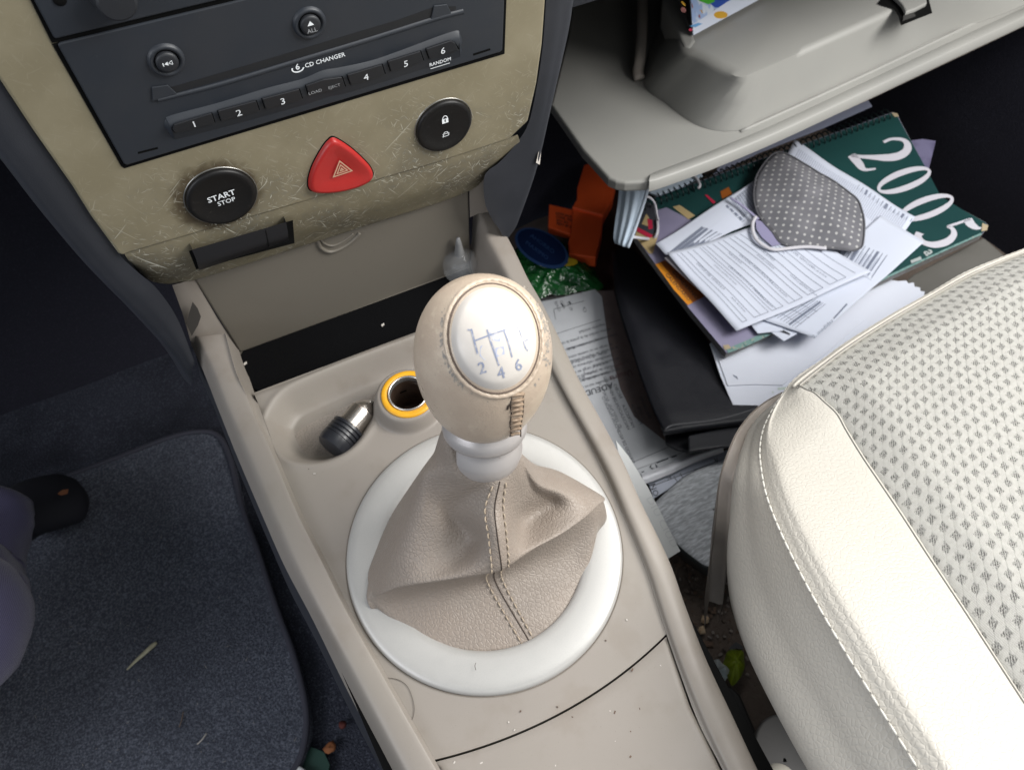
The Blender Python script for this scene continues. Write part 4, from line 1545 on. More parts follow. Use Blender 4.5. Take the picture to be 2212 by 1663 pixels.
dn = np.array([11.5, 34.0])
keys = [('1', (373, 267), (457, 246), (419, 268)), ('2', (471, 241), (553, 219), (516, 244)), ('3', (567, 215), (646, 194), (611, 219)),
        (None, (661, 186), (739, 168), None), ('4', (751, 163), (825, 141), (791, 167)), ('5', (838, 134), (908, 112), (877, 138)), ('6', (921, 107), (984, 88), (957, 110))]
for s_, p0, p1, tc in keys:
    p0, p1 = np.array(p0, float), np.array(p1, float)
    wx = unit(p1 - p0)
    top_pts = [p0, (p0 + p1) / 2 + (np.array([0, -4.0]) if s_ is None else 0), p1]
    if s_ == '1': top_pts = [p0 + (0, 14), p0 + (3, 4), p0 + (14, 0), p1]
    if s_ == '6': top_pts = [p0, p1 - (10, -1), p1 + (-1, 6), p1 + (4, 16)]
    outer = [q + wx * d - dn * .06 for q, d in zip(top_pts, np.linspace(-2.2, 2.2, len(top_pts)))] + [p1 + dn * .58 + wx * 2.2, p0 + dn * .58 - wx * 2.2]
    inner = list(top_pts) + [p1 + dn * .66, p0 + dn * .66]
    cc_ = (p0 + p1) / 2 + dn * .4
    ks = key_surf(cc_)
    pr('key_gap', poly_geo(outer, lambda x, y: ks(x, y, .00055)), BLACK, rad)
    pts = [ks(*q, .00105) for q in inner]
    k = prism('preset_key' if s_ else 'load_eject_key', pts, E2 * .0012, BUTTON, rad, bev=.0003)
    if s_:
        P = ks(tc[0], tc[1], .00125)
        text3('digit', s_, P, E1, unit(EN - E2 * .12), .0049, WHITEPRINT, k, bold=.008)
    else:
        text3('lettering', 'LOAD', key_surf(cc_)(681, 199, .00125), E1, unit(EN - E2 * .12), .0023, GREYPRINT, k)
        text3('lettering', 'EJECT', key_surf(cc_)(722, 187, .00125), E1, unit(EN - E2 * .12), .0022, GREYPRINT, k)
for a, b in (((298, 331), (341, 320)), ((1022, 119), (1059, 107))):
    pr('release_slot', strip_geo([a, b], 4.5, lambda x, y: V(x, y, VR - .0001)), BLACK, rad)

up = thing('climate_unit', 'dark grey control unit above the radio seam, cut off by the picture edge', 'control unit', V(300, 20, VR))
prism('unit_gap', [V(*q, VT - .0004) for q in ((50, -30), (112, 94), (490, 6), (800, -75), (20, -120))], E2 * .0002, BLACK, up)
prism('faceplate', [V(*q, VR) for q in ((62, -20), (117, 84), (122, 85), (487, -2), (764, -72), (20, -120))], E2 * .0012, RADIO, up, bev=.0006)
kc = V(243, -18, VR)
lathe('knob', kc, -E2, [(.0085, 0), (.0082, .0015), (.0072, .0030), (.0066, .0075), (.0058, .0082), (.0001, .0083)], BUTTON, up, seg=56, auto=40)
lathe('lamp_hole', V(129, 1, VR - .0002), -E2, [(.0022, 0), (.0019, .0003), (.0001, .0001)], BLACK, up, seg=24)

# ------------------------------------------------------------------ glovebox lid, hanging open
ZL = .300
gb = thing('glovebox_lid', 'open grey-beige glovebox lid hanging over the papers in the passenger footwell', 'glovebox', H(1500, 250, ZL))
hl = lambda x, y, z=ZL: H(x, y, z)
lid_px = [(1190, 226), (1258, 322), (1314, 384), (1330, 391), (1350, 394), (1398, 392), (1410, 388), (1690, 280), (2240, 22), (2420, -66), (2420, -260), (1300, -160), (1238, 0), (1226, 80)]
prism('lid_panel', [hl(*q) for q in lid_px], np.array([0, 0, -.010]), GREYBEIGE, gb, bev=.0025, seg=3)
# outer skin under it, standing a little proud at the free edge
skin_px = [(1189, 230), (1258, 334), (1316, 396), (1356, 402), (1402, 400), (1590, 338), (1872, 212), (2250, 34), (2440, -56), (2440, -240), (1300, -150)]
prism('outer_skin', [H(*q, ZL - .0108) for q in skin_px], np.array([0, 0, -.0045]), SEATPLAST, gb, bev=.0018, seg=3)
# bright rolled lip along the free edge
a_ = cr([hl(*q, ZL + .0002) for q in ((1404, 377), (1420, 370), (1540, 325), (1682, 265), (1870, 177), (2040, 97), (2212, 17), (2440, -92))], 80)
b_ = cr([hl(*q, ZL + .0032) for q in ((1404, 381), (1420, 375), (1540, 330), (1682, 270), (1870, 183), (2040, 103), (2212, 23), (2440, -86))], 80)
c_ = cr([hl(*q, ZL + .0030) for q in ((1402, 391), (1418, 387), (1540, 343), (1682, 284), (1870, 197), (2040, 117), (2212, 37), (2440, -72))], 80)
d_ = c_ - np.array([0, .0008, .010])
g = np.stack([a_, b_, c_ + (b_ - c_) * .15, c_ + np.array([0, -.0006, -.0012]), d_], 1)
mk('free_edge_lip', g.reshape(-1, 3), gfaces(80, 5), GREYBEIGE, gb, auto=60)
mk('free_edge_lip', np.array([g[0][k] for k in range(5)]), [(0, 1, 2, 3, 4)], GREYBEIGE, gb, smooth=False)
a_ = cr([hl(*q, ZL + .0002) for q in ((1600, 285), (1760, 213), (1900, 148), (2060, 72), (2212, 0))], 40)
tube('lid_rib', a_, .0016, GREYBEIGE, gb, seg=8)
# raised box on the lid
base = [(1391, 176), (1440, 225), (1500, 268), (1560, 284), (1616, 277), (1640, 262), (1800, 188), (2000, 92), (2260, -40), (2000, -200), (1500, -160), (1420, 60)]
topz = [(1473, 104), (1505, 121), (1540, 140), (1570, 155), (1597, 168), (1622, 160), (1760, 100), (1935, 21), (2120, -70), (1960, -200), (1560, -150), (1476, 40)]
bz, tz = ZL + .0003, ZL + .045
rows = []
for s_, z in ((0, 0), (.06, .02), (.5, .5), (.90, .94), (1.0, 1.0)):
    rows.append([hl(*q, bz) * (1 - s_) + hl(*w_, tz) * s_ for q, w_ in zip(base, topz)])
g = np.array([cr(r_, 140, closed=True) for r_ in rows])
cen = g[-1].mean(0)
g = np.concatenate([g, (g[-1] + (cen - g[-1]) * .06 + np.array([0, 0, .0006]))[None], (g[-1] + (cen - g[-1]) * .97)[None]], 0)
g = np.array([crp(g[:, k], np.linspace(0, 4, 17)) if False else g[:, k] for k in range(140)]).transpose(1, 0, 2)
fix_normals(mk('raised_box', g.reshape(-1, 3), gfaces(7, 140, wc=True), GREYBEIGE, gb, auto=75))
# curved side flange and the light upright at the pocket
tube('side_flange', cr([H(1392, -60, .33), H(1389, 0, .325), H(1387, 70, .318), H(1383, 125, .312), H(1378, 155, .306), H(1382, 172, .302)], 50), .0052, SEATPLAST, gb, seg=12, flat=.8)
prism('pocket_post', [H(1430, -8, tz + .008), H(1468, -10, tz + .008), H(1503, 88, tz + .002), H(1492, 106, tz + .001), H(1476, 103, tz + .001)], np.array([0, 0, -.03]), GREYBEIGE, gb, bev=.003, seg=3)
# latch pocket
lp = [(1896, 8), (1905, 12), (1930, 19), (1940, 35), (1946, 56), (2014, 29), (2004, -10), (1940, -40)]
pr('latch_recess', poly_geo(lp, lambda x, y: H(x, y, tz + .0016)), BLACK, gb)
prism('latch_hook', [H(*q, tz + .006) for q in ((1925, -14), (1948, 8), (1957, 26), (1978, 19), (2003, 6), (2000, -12), (1950, -40))], np.array([0, 0, -.004]), GREYBEIGE, gb, bev=.0012)
prism('latch_plate', [H(*q, tz + .0028) for q in ((1950, 44), (1978, 34), (1972, 25), (1952, 34))], np.array([0, 0, -.001]), DKIN, gb)
# booklet standing in it
bp = [H(1497, 77, tz + .004), H(1650, -6, tz + .004)]
bk0, bk1 = bp
upb = np.array([-.010, .035, .16])
uvb = [(0, 0), (1, 0), (1, .9), (0, .9)]
bk = thing('picture_booklet', 'colourful printed booklet with white border standing in the open glovebox', 'booklet', bk0)
mk('cover', [bk0, bk1, bk1 + upb, bk0 + upb], [(0, 1, 2, 3)], PICTURE, bk, smooth=False, uv=uvb)
nb = unit(np.cross(bk1 - bk0, upb))
if nb @ (CAM - bk0) < 0: nb = -nb
v = [bk0 + nb * .0004, bk1 + nb * .0004, bk1 + nb * .0004 + upb * .10, bk0 + nb * .0004 + upb * .055]
mk('white_border', v, [(0, 1, 2, 3)], PAPER, bk, smooth=False)
bpl = lambda x, y: PL(x, y, bk0 + nb * .0003, nb)
BG, BB, BW, BY = M('booklet_green', (.05, .36, .02), .4), M('booklet_blue', (.015, .06, .33), .4), M('booklet_brown', (.26, .10, .09), .4), M('booklet_orange', (.55, .30, .02), .4)
pr('printed_blue', poly_geo([(1524, 0), (1545, 17), (1583, 17), (1622, -2), (1660, -30), (1560, -40)], bpl), BB, bk)
pr('printed_green', poly_geo([(1500, -12), (1512, 3), (1530, 10), (1545, 4), (1536, -10)], lift(bpl, .0001)), BG, bk)
pr('printed_bowl', strip_geo([(1472, 18), (1488, 31), (1508, 34), (1527, 27)], [6, 10, 10, 4], lift(bpl, .0001), 16), BW, bk)
pr('printed_bowl_rim', strip_geo([(1472, 4), (1486, 18), (1504, 25), (1526, 21)], [3, 4, 4, 3], lift(bpl, .0002), 16), BY, bk)
pr('printed_fruit', poly_geo([(1557 + 15 * math.cos(a), 33 + 8 * math.sin(a)) for a in np.linspace(0, 6.28, 20)[:-1]], lift(bpl, .0002)), BY, bk)
pr('printed_light_blue', poly_geo([(1490, 57), (1508, 50), (1518, 52), (1502, 60)], lift(bpl, .0002)), M('booklet_light_blue', (.12, .30, .55), .4), bk)
pr('printed_red_dot', poly_geo([(1492 + 4 * math.cos(a), 65 + 3 * math.sin(a)) for a in np.linspace(0, 6.28, 12)[:-1]], lift(bpl, .0003)), REDP, bk)
mk('back_pages', [bk0 - nb * .0008, bk1 - nb * .0008, bk1 + upb - nb * .0008, bk0 + upb - nb * .0008], [(0, 1, 2, 3)], PAPER, bk, smooth=False)

# ------------------------------------------------------------------ the pile in the passenger footwell
c_bl, c_br, c_tr = D(1568, 762, .740), D(2134, 487, .790), D(1940, 243, .880)
CN = unit(np.cross(c_br - c_bl, c_tr - c_br))
if CN[2] < 0: CN = -CN
CP = lambda d=0.0: (lambda x, y: PL(x, y, c_bl + CN * d, CN))
S0 = CP(0)
cal = thing('wall_calendar', 'green and lavender 2005 wire-bound calendar lying under the loose papers', 'calendar', S0(1740, 500) - CN * .012)
cal_px = [(1569, 762), (1800, 653), (2000, 560), (2122, 505), (2135, 488), (2128, 480), (2077, 452), (2032, 424), (1990, 345), (1945, 262), (1938, 246), (1928, 243), (1640, 345), (1362, 446), (1352, 470), (1372, 511), (1430, 590), (1490, 668)]
prism('page_block', [PL(*q, c_bl - CN * .0012, CN) for q in cal_px], -CN * .010, PAGES, cal)
prism('back_board', [PL(*q, c_bl - CN * .0115, CN) for q in [(1568, 766)] + cal_px[1:]], -CN * .0012, TEALEDGE, cal)
prism('cover', [S0(*q) for q in cal_px], -CN * .0011, LAV, cal, bev=.0003)
Sg = CP(.00025)
pr('green_field', poly_geo([(1800, 653), (2000, 559), (2122, 504), (2134, 488), (2127, 480), (2077, 452), (2032, 424), (1990, 345), (1944, 262), (1937, 247), (1928, 244), (1640, 346), (1390, 437), (1396, 462), (1440, 448), (1498, 478), (1640, 560), (1740, 660)], Sg), GREEN, cal)
ST = CP(.0005)
pr('tan_print', join([poly_geo([(1372, 511), (1380, 470), (1420, 470), (1424, 500), (1410, 548), (1402, 548)], ST), poly_geo([(1453, 447), (1468, 443), (1502, 466), (1487, 474)], ST)]), TAN, cal)
pr('black_triangle', poly_geo([(1385, 440), (1404, 436), (1417, 452), (1418, 500), (1410, 508), (1376, 490), (1376, 470)], CP(.0007)), INKDK, cal)
pr('tan_triangle', poly_geo([(1386, 484), (1396, 462), (1402, 470), (1402, 490)], CP(.0009)), TAN, cal)
for q_ in ([(1377, 491), (1412, 509), (1404, 515), (1376, 500)], [(1398, 472), (1409, 476), (1410, 494), (1401, 496)], [(1522, 421), (1528, 421), (1546, 437), (1541, 441)]):
    pr('red_band', poly_geo(q_, CP(.0010)), REDP, cal)
pr('orange_label', poly_geo([(1416, 571), (1436, 562), (1524, 639), (1486, 659), (1456, 626)], ST), ORANGED, cal)
pr('yellow_edge', poly_geo([(1416, 571), (1427, 567), (1497, 654), (1486, 659), (1456, 626)], CP(.0008)), ORANGEP, cal)
pr('orange_corner', poly_geo([(1556, 414), (1574, 404), (1582, 420), (1560, 430)], CP(.0008)), ORANGED, cal)
lx = np.array([46, 52.]) / 62
ly = np.array([.72, -.58])
pr('label_lettering', join([text_geo('CUADERNO', (1478, 618), lx * 13, ly * 13, CP(.0010)), text_geo('CALENDARIO', (1462, 622), lx * 11, ly * 11, CP(.0010))]), INKDK, cal)
wear = strip_geo([(1571, 758), (1612, 742), (1655, 722), (1800, 652), (1911, 601), (2000, 559), (2120, 505)], [10, 12, 10, 5, 5, 4, 4], CP(.0006))
pr('worn_teal_edge', wear, TEALEDGE, cal)
BARE = M('bare_board_corner', (.36, .29, .19), .8)
for q_ in ([(2122, 482), (2135, 487), (2132, 498), (2120, 500)], [(1562, 746), (1574, 744), (1580, 752), (1566, 756)], [(1926, 244), (1938, 245), (1942, 252), (1932, 253)]):
    pr('worn_corner', poly_geo(q_, CP(.0009)), BARE, cal)


# big serif numerals 2 0 0 5: drawn with a broad pen
PENW = [1.4]


def pen(pts, w, n=40):
    w = [q * PENW[0] for q in w]
    p = cr(np.array(pts, float), n)
    t = np.gradient(p, axis=0)
    t /= np.linalg.norm(t, axis=1)[:, None]
    nn = np.stack([-t[:, 1], t[:, 0]], 1)
    ww = np.interp(np.linspace(0, 1, n), np.linspace(0, 1, len(w)), w)[:, None] / 2
    v = np.stack([p + nn * ww, p - nn * ww], 1).reshape(-1, 2)
    return v, [(2 * i, 2 * i + 1, 2 * i + 3, 2 * i + 2) for i in range(n - 1)]


def glyph(ch):
    if ch == '2':
        return [pen([(.03, .66), (.03, .80), (.14, .95), (.28, .98), (.43, .90), (.49, .74), (.44, .56), (.30, .36), (.16, .18), (.03, .04)], [.05, .05, .06, .09, .13, .14, .12, .08, .06, .05]),
                pen([(.02, .045), (.25, .05), (.46, .05), (.54, .16), (.56, .23)], [.10, .11, .10, .05, .03], 20)]
    if ch == '0':
        o = [(.29 + .27 * math.cos(a), .49 + .50 * math.sin(a)) for a in np.linspace(0, 2 * math.pi, 49)[:-1]]
        i_ = [(.29 + .125 * math.cos(a - .10), .49 + .445 * math.sin(a)) for a in np.linspace(0, 2 * math.pi, 49)[:-1]]
        v = np.array(o + i_)
        return [(v, [(k, (k + 1) % 48, 48 + (k + 1) % 48, 48 + k) for k in range(48)])]
    return [pen([(.17, .56), (.30, .60), (.44, .53), (.52, .36), (.47, .15), (.30, .02), (.12, .02), (.06, .09)], [.04, .06, .10, .13, .12, .08, .07, .11]),
            pen([(.18, .56), (.20, .75), (.22, .97)], [.045, .045, .045], 10), pen([(.20, .93), (.36, .92), (.49, .96), (.53, 1.02)], [.11, .11, .09, .03], 16)]


ndx = np.array([47.0, 56.0])                     # one numeral's advance and height, seen in the picture
ndy = np.array([92.0, -38.0])
o0 = np.array([1832, 341.0])
geos = []
for k, (ch, org) in enumerate((('2', (1833, 336)), ('0', (1881, 392)), ('0', (1930, 451)), ('5', (1974, 503)))):
    for v, f in glyph(ch):
        geos.append((np.array([CP(.0007 + .00002 * k)(*(np.array(org) + ndx * 1.52 * a * .82 + ndy * 1.22 * b)) for a, b in v]), f))
pr('year_numerals', join(geos), M('numeral_print', (.50, .49, .54), .45), cal)
pr('small_numerals', join([text_geo('a', (1998, 549), ndx * .42, ndy * .36, CP(.0008), bold=.02), strip_geo([(1968, 566), (1990, 557)], 7, CP(.0008))]), M('pale_cover_print', (.33, .36, .36), .5), cal)
# wire coils along the top edge
cm = None
for i in range(46):
    t = i / 45
    x = 1392 + (1918 - 1392) * t
    y = 448 - (448 - 253) * t
    c = CP(.001)(x, y)
    across = unit(S0(x - 8, y - 16) - S0(x, y))
    across = unit(across - CN * (across @ CN))
    if cm is None:
        pth = [across * (.0075 * math.cos(a)) + CN * (.0055 * math.sin(a)) + np.cross(across, CN) * .0018 * (a / math.pi - 1) for a in np.linspace(-.3, 2 * math.pi - .7, 20)]
        v, f = tube_geo(pth, .00085, 5)
        cm = bpy.data.meshes.new('wire_coil')
        cm.from_pydata([tuple(q) for q in v], [], f)
        cm.polygons.foreach_set('use_smooth', [True] * len(cm.polygons))
        cm.materials.append(COIL)
    o = bpy.data.objects.new('coil', cm)
    COL.objects.link(o)
    o.parent = cal
    o.location = tuple(c + across * .004 - ROOT[cal.name])

# box under the calendar, dark card at its far side, card sleeve sticking out
nb_ = CN
prism_pts = [PL(*q, c_bl - CN * .030, CN) for q in ((1920, 640), (1972, 592), (2125, 512), (2330, 690), (2300, 800), (2000, 800))]
gx = prism('grey_box', prism_pts, np.array([0, 0, -.09]), GREYBOX, None, bev=.002)
props(gx, 'flat grey box under the green end of the calendar beside the seat', 'box')
gx = prism('lilac_card', [PL(*q, c_bl - CN * .028, CN) for q in ((1950, 306), (1992, 300), (2022, 304), (2004, 376), (1990, 400), (1940, 400))], -CN * .004, M('lilac_card', (.14, .13, .22), .6, var=[(60, (.09, .08, .15), .4, .7, .8)]), None, bev=.0008)
props(gx, 'small lilac card sticking out behind the green calendar edge', 'card')
# support for the heap: a brown carton under calendar and envelope
base_pts = [PL(*q, c_bl - CN * .020, CN) for q in ((1590, 760), (1900, 640), (1960, 400), (1700, 420), (1420, 520))]
bx = prism('brown_carton', base_pts, np.array([0, 0, -.085]), BROWN, None, bev=.002)
props(bx, 'brown carton hidden beneath the calendar in the footwell', 'carton')

# envelope under the calendar
EP = lambda d=0.0: CP(-.0165 + d)
env = thing('white_envelope', 'large blank white envelope with torn end under the calendar beside the seat', 'envelope', EP()(1680, 800))
ep = [(1533, 742), (1556, 812), (1584, 876), (1592, 884), (1640, 886), (1720, 880), (1900, 760), (2010, 668), (2004, 642), (1996, 638), (1998, 630), (1988, 628), (1988, 621), (1976, 619), (1974, 610), (1962, 612), (1958, 606), (1940, 607), (1900, 600), (1700, 640)]
prism('envelope_front', [EP()(*q) for q in ep], -CN * .0012, ENVELOPE, env, bev=.0003)
fl_px = [(1549, 768), (1572, 833), (1630, 830), (1690, 832), (1790, 760), (1870, 690), (1700, 690), (1560, 740)]
prism('folded_flap', [EP(.0012)(*q) for q in fl_px], -CN * .0009, ENVELOPE, env, bev=.0003)
pr('pen_mark', strip_geo([(1583, 810), (1591, 815), (1594, 819)], [1.5, 3.5, 1.5], EP(.0014)), INK, env)
pr('stamp_marks', join([strip_geo([(1680, 840), (1700, 838)], 5, EP(.0004)), strip_geo([(1668, 846), (1671, 848)], 3, EP(.0004))]), M('faint_green_print', (.45, .52, .48), .8), env)


# loose printed sheets on the calendar: they lie in gentle waves and curl up at the edges
def WV(d, cen=None, curl=0.0):
    s0 = CP(d)
    xa, ya = unit(c_br - c_bl), np.cross(CN, unit(c_br - c_bl))
    pc = s0(*cen) if cen is not None else None
    def s(x, y):
        p = s0(x, y)
        a, b = p @ xa, p @ ya
        h = .0011 * math.sin(a * 62 + b * 20) + .0009 * math.sin(b * 75 - a * 18 + 1.0)
        if pc is not None:
            h += curl * (np.linalg.norm(p - pc) / .09) ** 3
        return p + CN * (h + .001)
    return s


def bend(surf, pts, amt):
    """lift one edge: pts = pixel line start, end; amt rises with distance to its left side"""
    a, b = np.array(pts[0], float), np.array(pts[1], float)
    t = unit(b - a)
    n = np.array([t[1], -t[0]])
    def s(x, y):
        q = (np.array([x, y]) - a) @ n
        k = max(0.0, q) / 100.0
        p = surf(x, y)
        return p + CN * amt * k * k
    return s


def dense(poly, m=10):
    out = []
    p = np.array(poly, float)
    for i in range(len(p)):
        a, b = p[i], p[(i + 1) % len(p)]
        for t in np.linspace(0, 1, m, endpoint=False):
            out.append(a + (b - a) * t)
    return out


def sheet(name, label, poly, surf, mat, group=None, under=.0004, n=26):
    """paper with the pixel outline poly lying on surf, filled with a fine grid so that it can bend"""
    p = np.array(poly, float)
    root = thing(name, label, 'paper sheet', surf(*p.mean(0)), group)
    a, b, c, d = p[:4]
    v, uv = [], []
    for i in range(n):
        for j in range(n):
            s, t = i / (n - 1), j / (n - 1)
            q = (1 - s) * (1 - t) * a + s * (1 - t) * b + s * t * c + (1 - s) * t * d
            v.append(surf(*q))
    o = mk('sheet', v, gfaces(n, n), mat, root)
    orient(o)
    solid(o, under, -1)
    return root


def bilin(poly):
    a, b, c, d = [np.array(q, float) for q in poly[:4]]
    return lambda s, t: (1 - s) * (1 - t) * a + s * (1 - t) * b + s * t * c + (1 - s) * t * d


GP = 'loose printed sheets on the calendar'
# striped statement under the mask (long side along the calendar)
S1 = WV(.0042, (1800, 460), .0010)
s1 = [(1716, 305), (1976, 470), (1880, 610), (1640, 452)]
s1r = sheet('paper_sheet', 'densely ruled printed sheet under the grey dotted mask, next to the 2005 numerals', s1, S1, PAPER, GP)
B = bilin(s1)
geos, geos2 = [], []
for k in range(58):
    s = .06 + .90 * k / 57
    geos.append(strip_geo([B(s, .07), B(s, .30), B(s, .60), B(s, .96)], 1.0, lift(S1, .0003)))
for k in range(14):
    s = .55 + .44 * k / 13
    w = [2, 2, 7, 2, 2, 2, 3, 9, 2, 3, 2, 8, 2, 2][k]
    geos2.append(strip_geo([B(s, .04), B(s, .50), B(s, .97)], w * .75, lift(S1, .0004)))
pr('ruled_lines', join(geos), INKLT, s1r)
pr('dark_rows', join(geos2), INK, s1r)

S5 = WV(.0050, (1800, 610), .0016)
s5 = [(1975, 505), (1989, 527), (1760, 733), (1640, 690)]
s5r = sheet('paper_sheet', 'printed table sheet with torn end, lowest right of the pile of papers', [(1900, 470), (1992, 530), (1759, 732), (1640, 690)], S5, PAPER, GP)
B = bilin([(1668, 684), (1744, 640), (1790, 660), (1722, 716)])
geos = []
for k in range(8):
    t = .05 + .82 * k / 7
    geos.append(strip_geo([B(0.02, t), B(.98, t)], 1.2 if k not in (5,) else 5, lift(S5, .0003)))
for s in (.2, .45, .7):
    geos.append(strip_geo([B(s, .05), B(s, .9)], .9, lift(S5, .0003)))
geos.append(text_geo('2. medidas', (1778, 715), np.array([10, -9.]), np.array([-6, -9.]), lift(S5, .0003)))
geos.append(strip_geo([(1800, 690), (1828, 660)], 3.5, lift(S5, .0003)))
pr('printed_table', join(geos), INK, s5r)
s6 = [(1640, 700), (1700, 690), (1722, 722), (1692, 740)]
s6r = sheet('paper_sheet', 'small folded sheet corner with a dark printed bar under the printed forms', s6, WV(.0030), PAPER, GP)
pr('dark_bar', strip_geo([(1661, 707), (1688, 716), (1706, 724)], [5, 6, 3], WV(.0036)), INKDK, s6r)
s7 = [(1612, 690), (1690, 680), (1690, 716), (1636, 722)]
s7r = sheet('paper_sheet', 'blank white sheet corner directly below the printed form', s7, WV(.0038), PAPER, GP)

S2 = WV(.0072, (1590, 450), .0010)
s2 = [(1416, 532), (1690, 352), (1720, 470), (1440, 556)]
s2r = sheet('paper_sheet', 'narrow printed sheet with close columns at the left side of the dotted mask', [(1416, 531), (1700, 345), (1740, 440), (1438, 556)], S2, PAPER, GP)
geos = []
for k in range(12):
    t = k / 11
    a0, a1 = np.array([1442 + 6 * t, 552 - 2 * t]), np.array([1560 + 34 * t, 466 + 34 * t * .5])
    a1 = np.array([1572, 448]) + np.array([36, 30]) * t
    a0 = np.array([1446, 552]) + np.array([44, -6]) * t
    geos.append(strip_geo([a0, (a0 + a1) / 2, a1], 1.8 if k % 3 else 5.5, lift(S2, .0003)))
for k in range(30):
    t = k / 29
    a0 = np.array([1580, 436]) + np.array([70, -62.]) * t
    a1 = a0 + np.array([26, 36])
    geos.append(strip_geo([a0, a1], 2.2 if k % 2 else 1.2, lift(S2, .0003)))
pr('printed_columns', join(geos), INK, s2r)
geos = []
for k in range(4):
    t = (k + .5) / 4
    a0 = np.array([1478, 540]) + np.array([36, -8]) * t
    a1 = np.array([1560, 470]) + np.array([34, 28]) * t
    geos.append(strip_geo([a0, a1], 4.5, lift(S2, .0005)))
pr('pale_rows', join(geos), PAPER, s2r)

S4 = WV(.0086)
s4r = sheet('paper_sheet', 'lilac tinted sheet edge between the orange label and the printed form', [(1434, 560), (1470, 550), (1530, 640), (1510, 630)], S4, PALELET, GP)

S3 = bend(CP(.0100), ((1520, 760), (1420, 540)), .0)
S3 = WV(.0108, (1670, 590), .0022)
s3 = [(1440, 554), (1690, 470), (1880, 592), (1590, 718)]
s3r = sheet('paper_sheet', 'printed form with ruled lines on top of the pile, below the dotted mask', s3, S3, PAPER, GP)
B = bilin(s3)
geos, txt = [], []
LS = lift(S3, .00025)


def form_line(t, s0, s1, w, wob=.012):
    q = [B(s0 + 0, t + wob), B(s0 + .12 * (s1 - s0), t + wob * .2), B(s0 + .4 * (s1 - s0), t), B(s1, t)]
    return strip_geo(cr(np.array(q), 16), w, LS)


# t runs along the top/right direction; lines run from upper left to lower right (s along the left edge)
def FB(s, t):                                    # s: down the left edge, t: towards the right
    return B(t, s)


lines_t = [.075, .11, .165, .215, .275, .30, .335, .385, .43, .475, .53, .57, .62, .68, .73, .79, .85, .92]
lw = [1.3, 1.3, 1.3, 1.3, 1.3, 1.3, 1.3, 1.3, 1.3, 1.3, 1.3, 1.3, 1.3, 1.3, 1.3, 1.3, 1.3, 1.3]
for t, w in zip(lines_t, lw):
    q = [FB(.035, t - .012), FB(.10, t - .004), FB(.3, t), FB(.94, t)]
    geos.append(strip_geo(cr(np.array(q), 16), w * .8, LS))
for t0, t1, s in ((.075, .11, .94), (.165, .275, .94), (.30, .385, .94), (.43, .53, .94), (.57, .68, .94), (.73, .85, .94)):
    geos.append(strip_geo([FB(s, t0), FB(s, t1)], 1.2, LS))
words = ['DATOS DEL VEHICULO', 'nombre y apellidos del titular', 'DECLARACION DE SINIESTRO', 'fecha de la firma', 'ENTIDAD ASEGURADORA', 'domicilio y poblacion', 'OBSERVACIONES', 'numero de poliza']
tcol = [.14, .245, .32, .41, .455, .55, .60, .705, .76]
for k, t in enumerate(tcol):
    a, b = FB(.18 + .07 * (k % 3), t), FB(.62, t)
    d_ = unit(b - a)
    nn = unit(FB(.4, t - .03) - FB(.4, t)) * -1
    size = 8.0 if k % 2 == 0 else 5.6
    txt.append(text_geo(words[k % 8], a, d_ * size, unit(FB(.4, t + .03) - FB(.4, t)) * size, LS, align='LEFT'))
    if k % 2 == 0:
        txt.append(text_geo(words[(k + 3) % 8], FB(.66, t), d_ * size * .8, unit(FB(.4, t + .03) - FB(.4, t)) * size * .8, LS, align='LEFT'))
pr('form_lines', join(geos), INK, s3r)
pr('form_lettering', join(txt), INK, s3r)

# grey dotted mask on top
mo = thing('dotted_face_mask', 'grey cloth face mask with white dots lying on the printed sheets', 'face mask', CP(.014)(1750, 430))
mpx = [(1700, 334), (1675, 331), (1652, 352), (1634, 381), (1629, 405), (1628, 428), (1634, 456), (1648, 480), (1668, 502), (1686, 526), (1715, 534), (1750, 533), (1782, 537), (1815, 540), (1840, 543), (1856, 538), (1864, 528), (1867, 483), (1860, 450), (1852, 432), (1836, 418), (1799, 391), (1770, 375), (1743, 358)]
mc = cr(np.array(mpx, float), 120, closed=True)
cen = np.array([1750, 445.])
SM = CP(.0150)
v, uv = [], []
for i, r_ in enumerate(np.linspace(0, 1, 16)):
    for q in mc:
        x, y = cen + (q - cen) * r_
        ridge = math.exp(-(((x - 1750) * .75 - (y - 440) * .66) / 26) ** 2)
        h = .013 * (1 - r_ ** 2.2) * (.75 + .25 * ridge) + .0012 * math.sin(x * .09) * math.sin(y * .11) * (1 - r_)
        p = SM(x, y) + CN * h
        v.append(p)
        uv.append((p @ unit(c_br - c_bl), p @ np.cross(CN, unit(c_br - c_bl))))
o = fix_normals(mk('mask_cloth', v, gfaces(16, 120, wc=True), DOTS, mo, uv=uv))
solid(o, .0012, -1)
tube('mask_hem', [SM(*q) + CN * .0006 for q in np.vstack([mc, mc[:1]])], .0009, M('grey_hem', (.10, .10, .112), .9), mo, seg=6, caps=False)
pr('mask_lining', poly_geo([(1632, 474), (1650, 480), (1670, 504), (1686, 528), (1668, 532), (1645, 512), (1634, 495)], CP(.0155)), M('lilac_lining', (.25, .235, .37), .9), mo)
tube('ear_strap', cr([SM(*q) + CN * .0016 for q in ((1632, 470), (1625, 486), (1628, 510), (1642, 528), (1668, 541), (1700, 539), (1730, 536), (1755, 536), (1784, 539))], 60), .0019, STRAP, mo, seg=8, flat=.6)
tube('ear_strap', cr([SM(*q) + CN * .0002 for q in ((1578, 428), (1598, 441), (1618, 457), (1638, 474))], 24), .0017, M('lilac_strap', (.33, .31, .46), .9), mo, seg=8, flat=.6)

# black folded wallet of papers
def bendz(x, y):
    return H(x, y, .092)


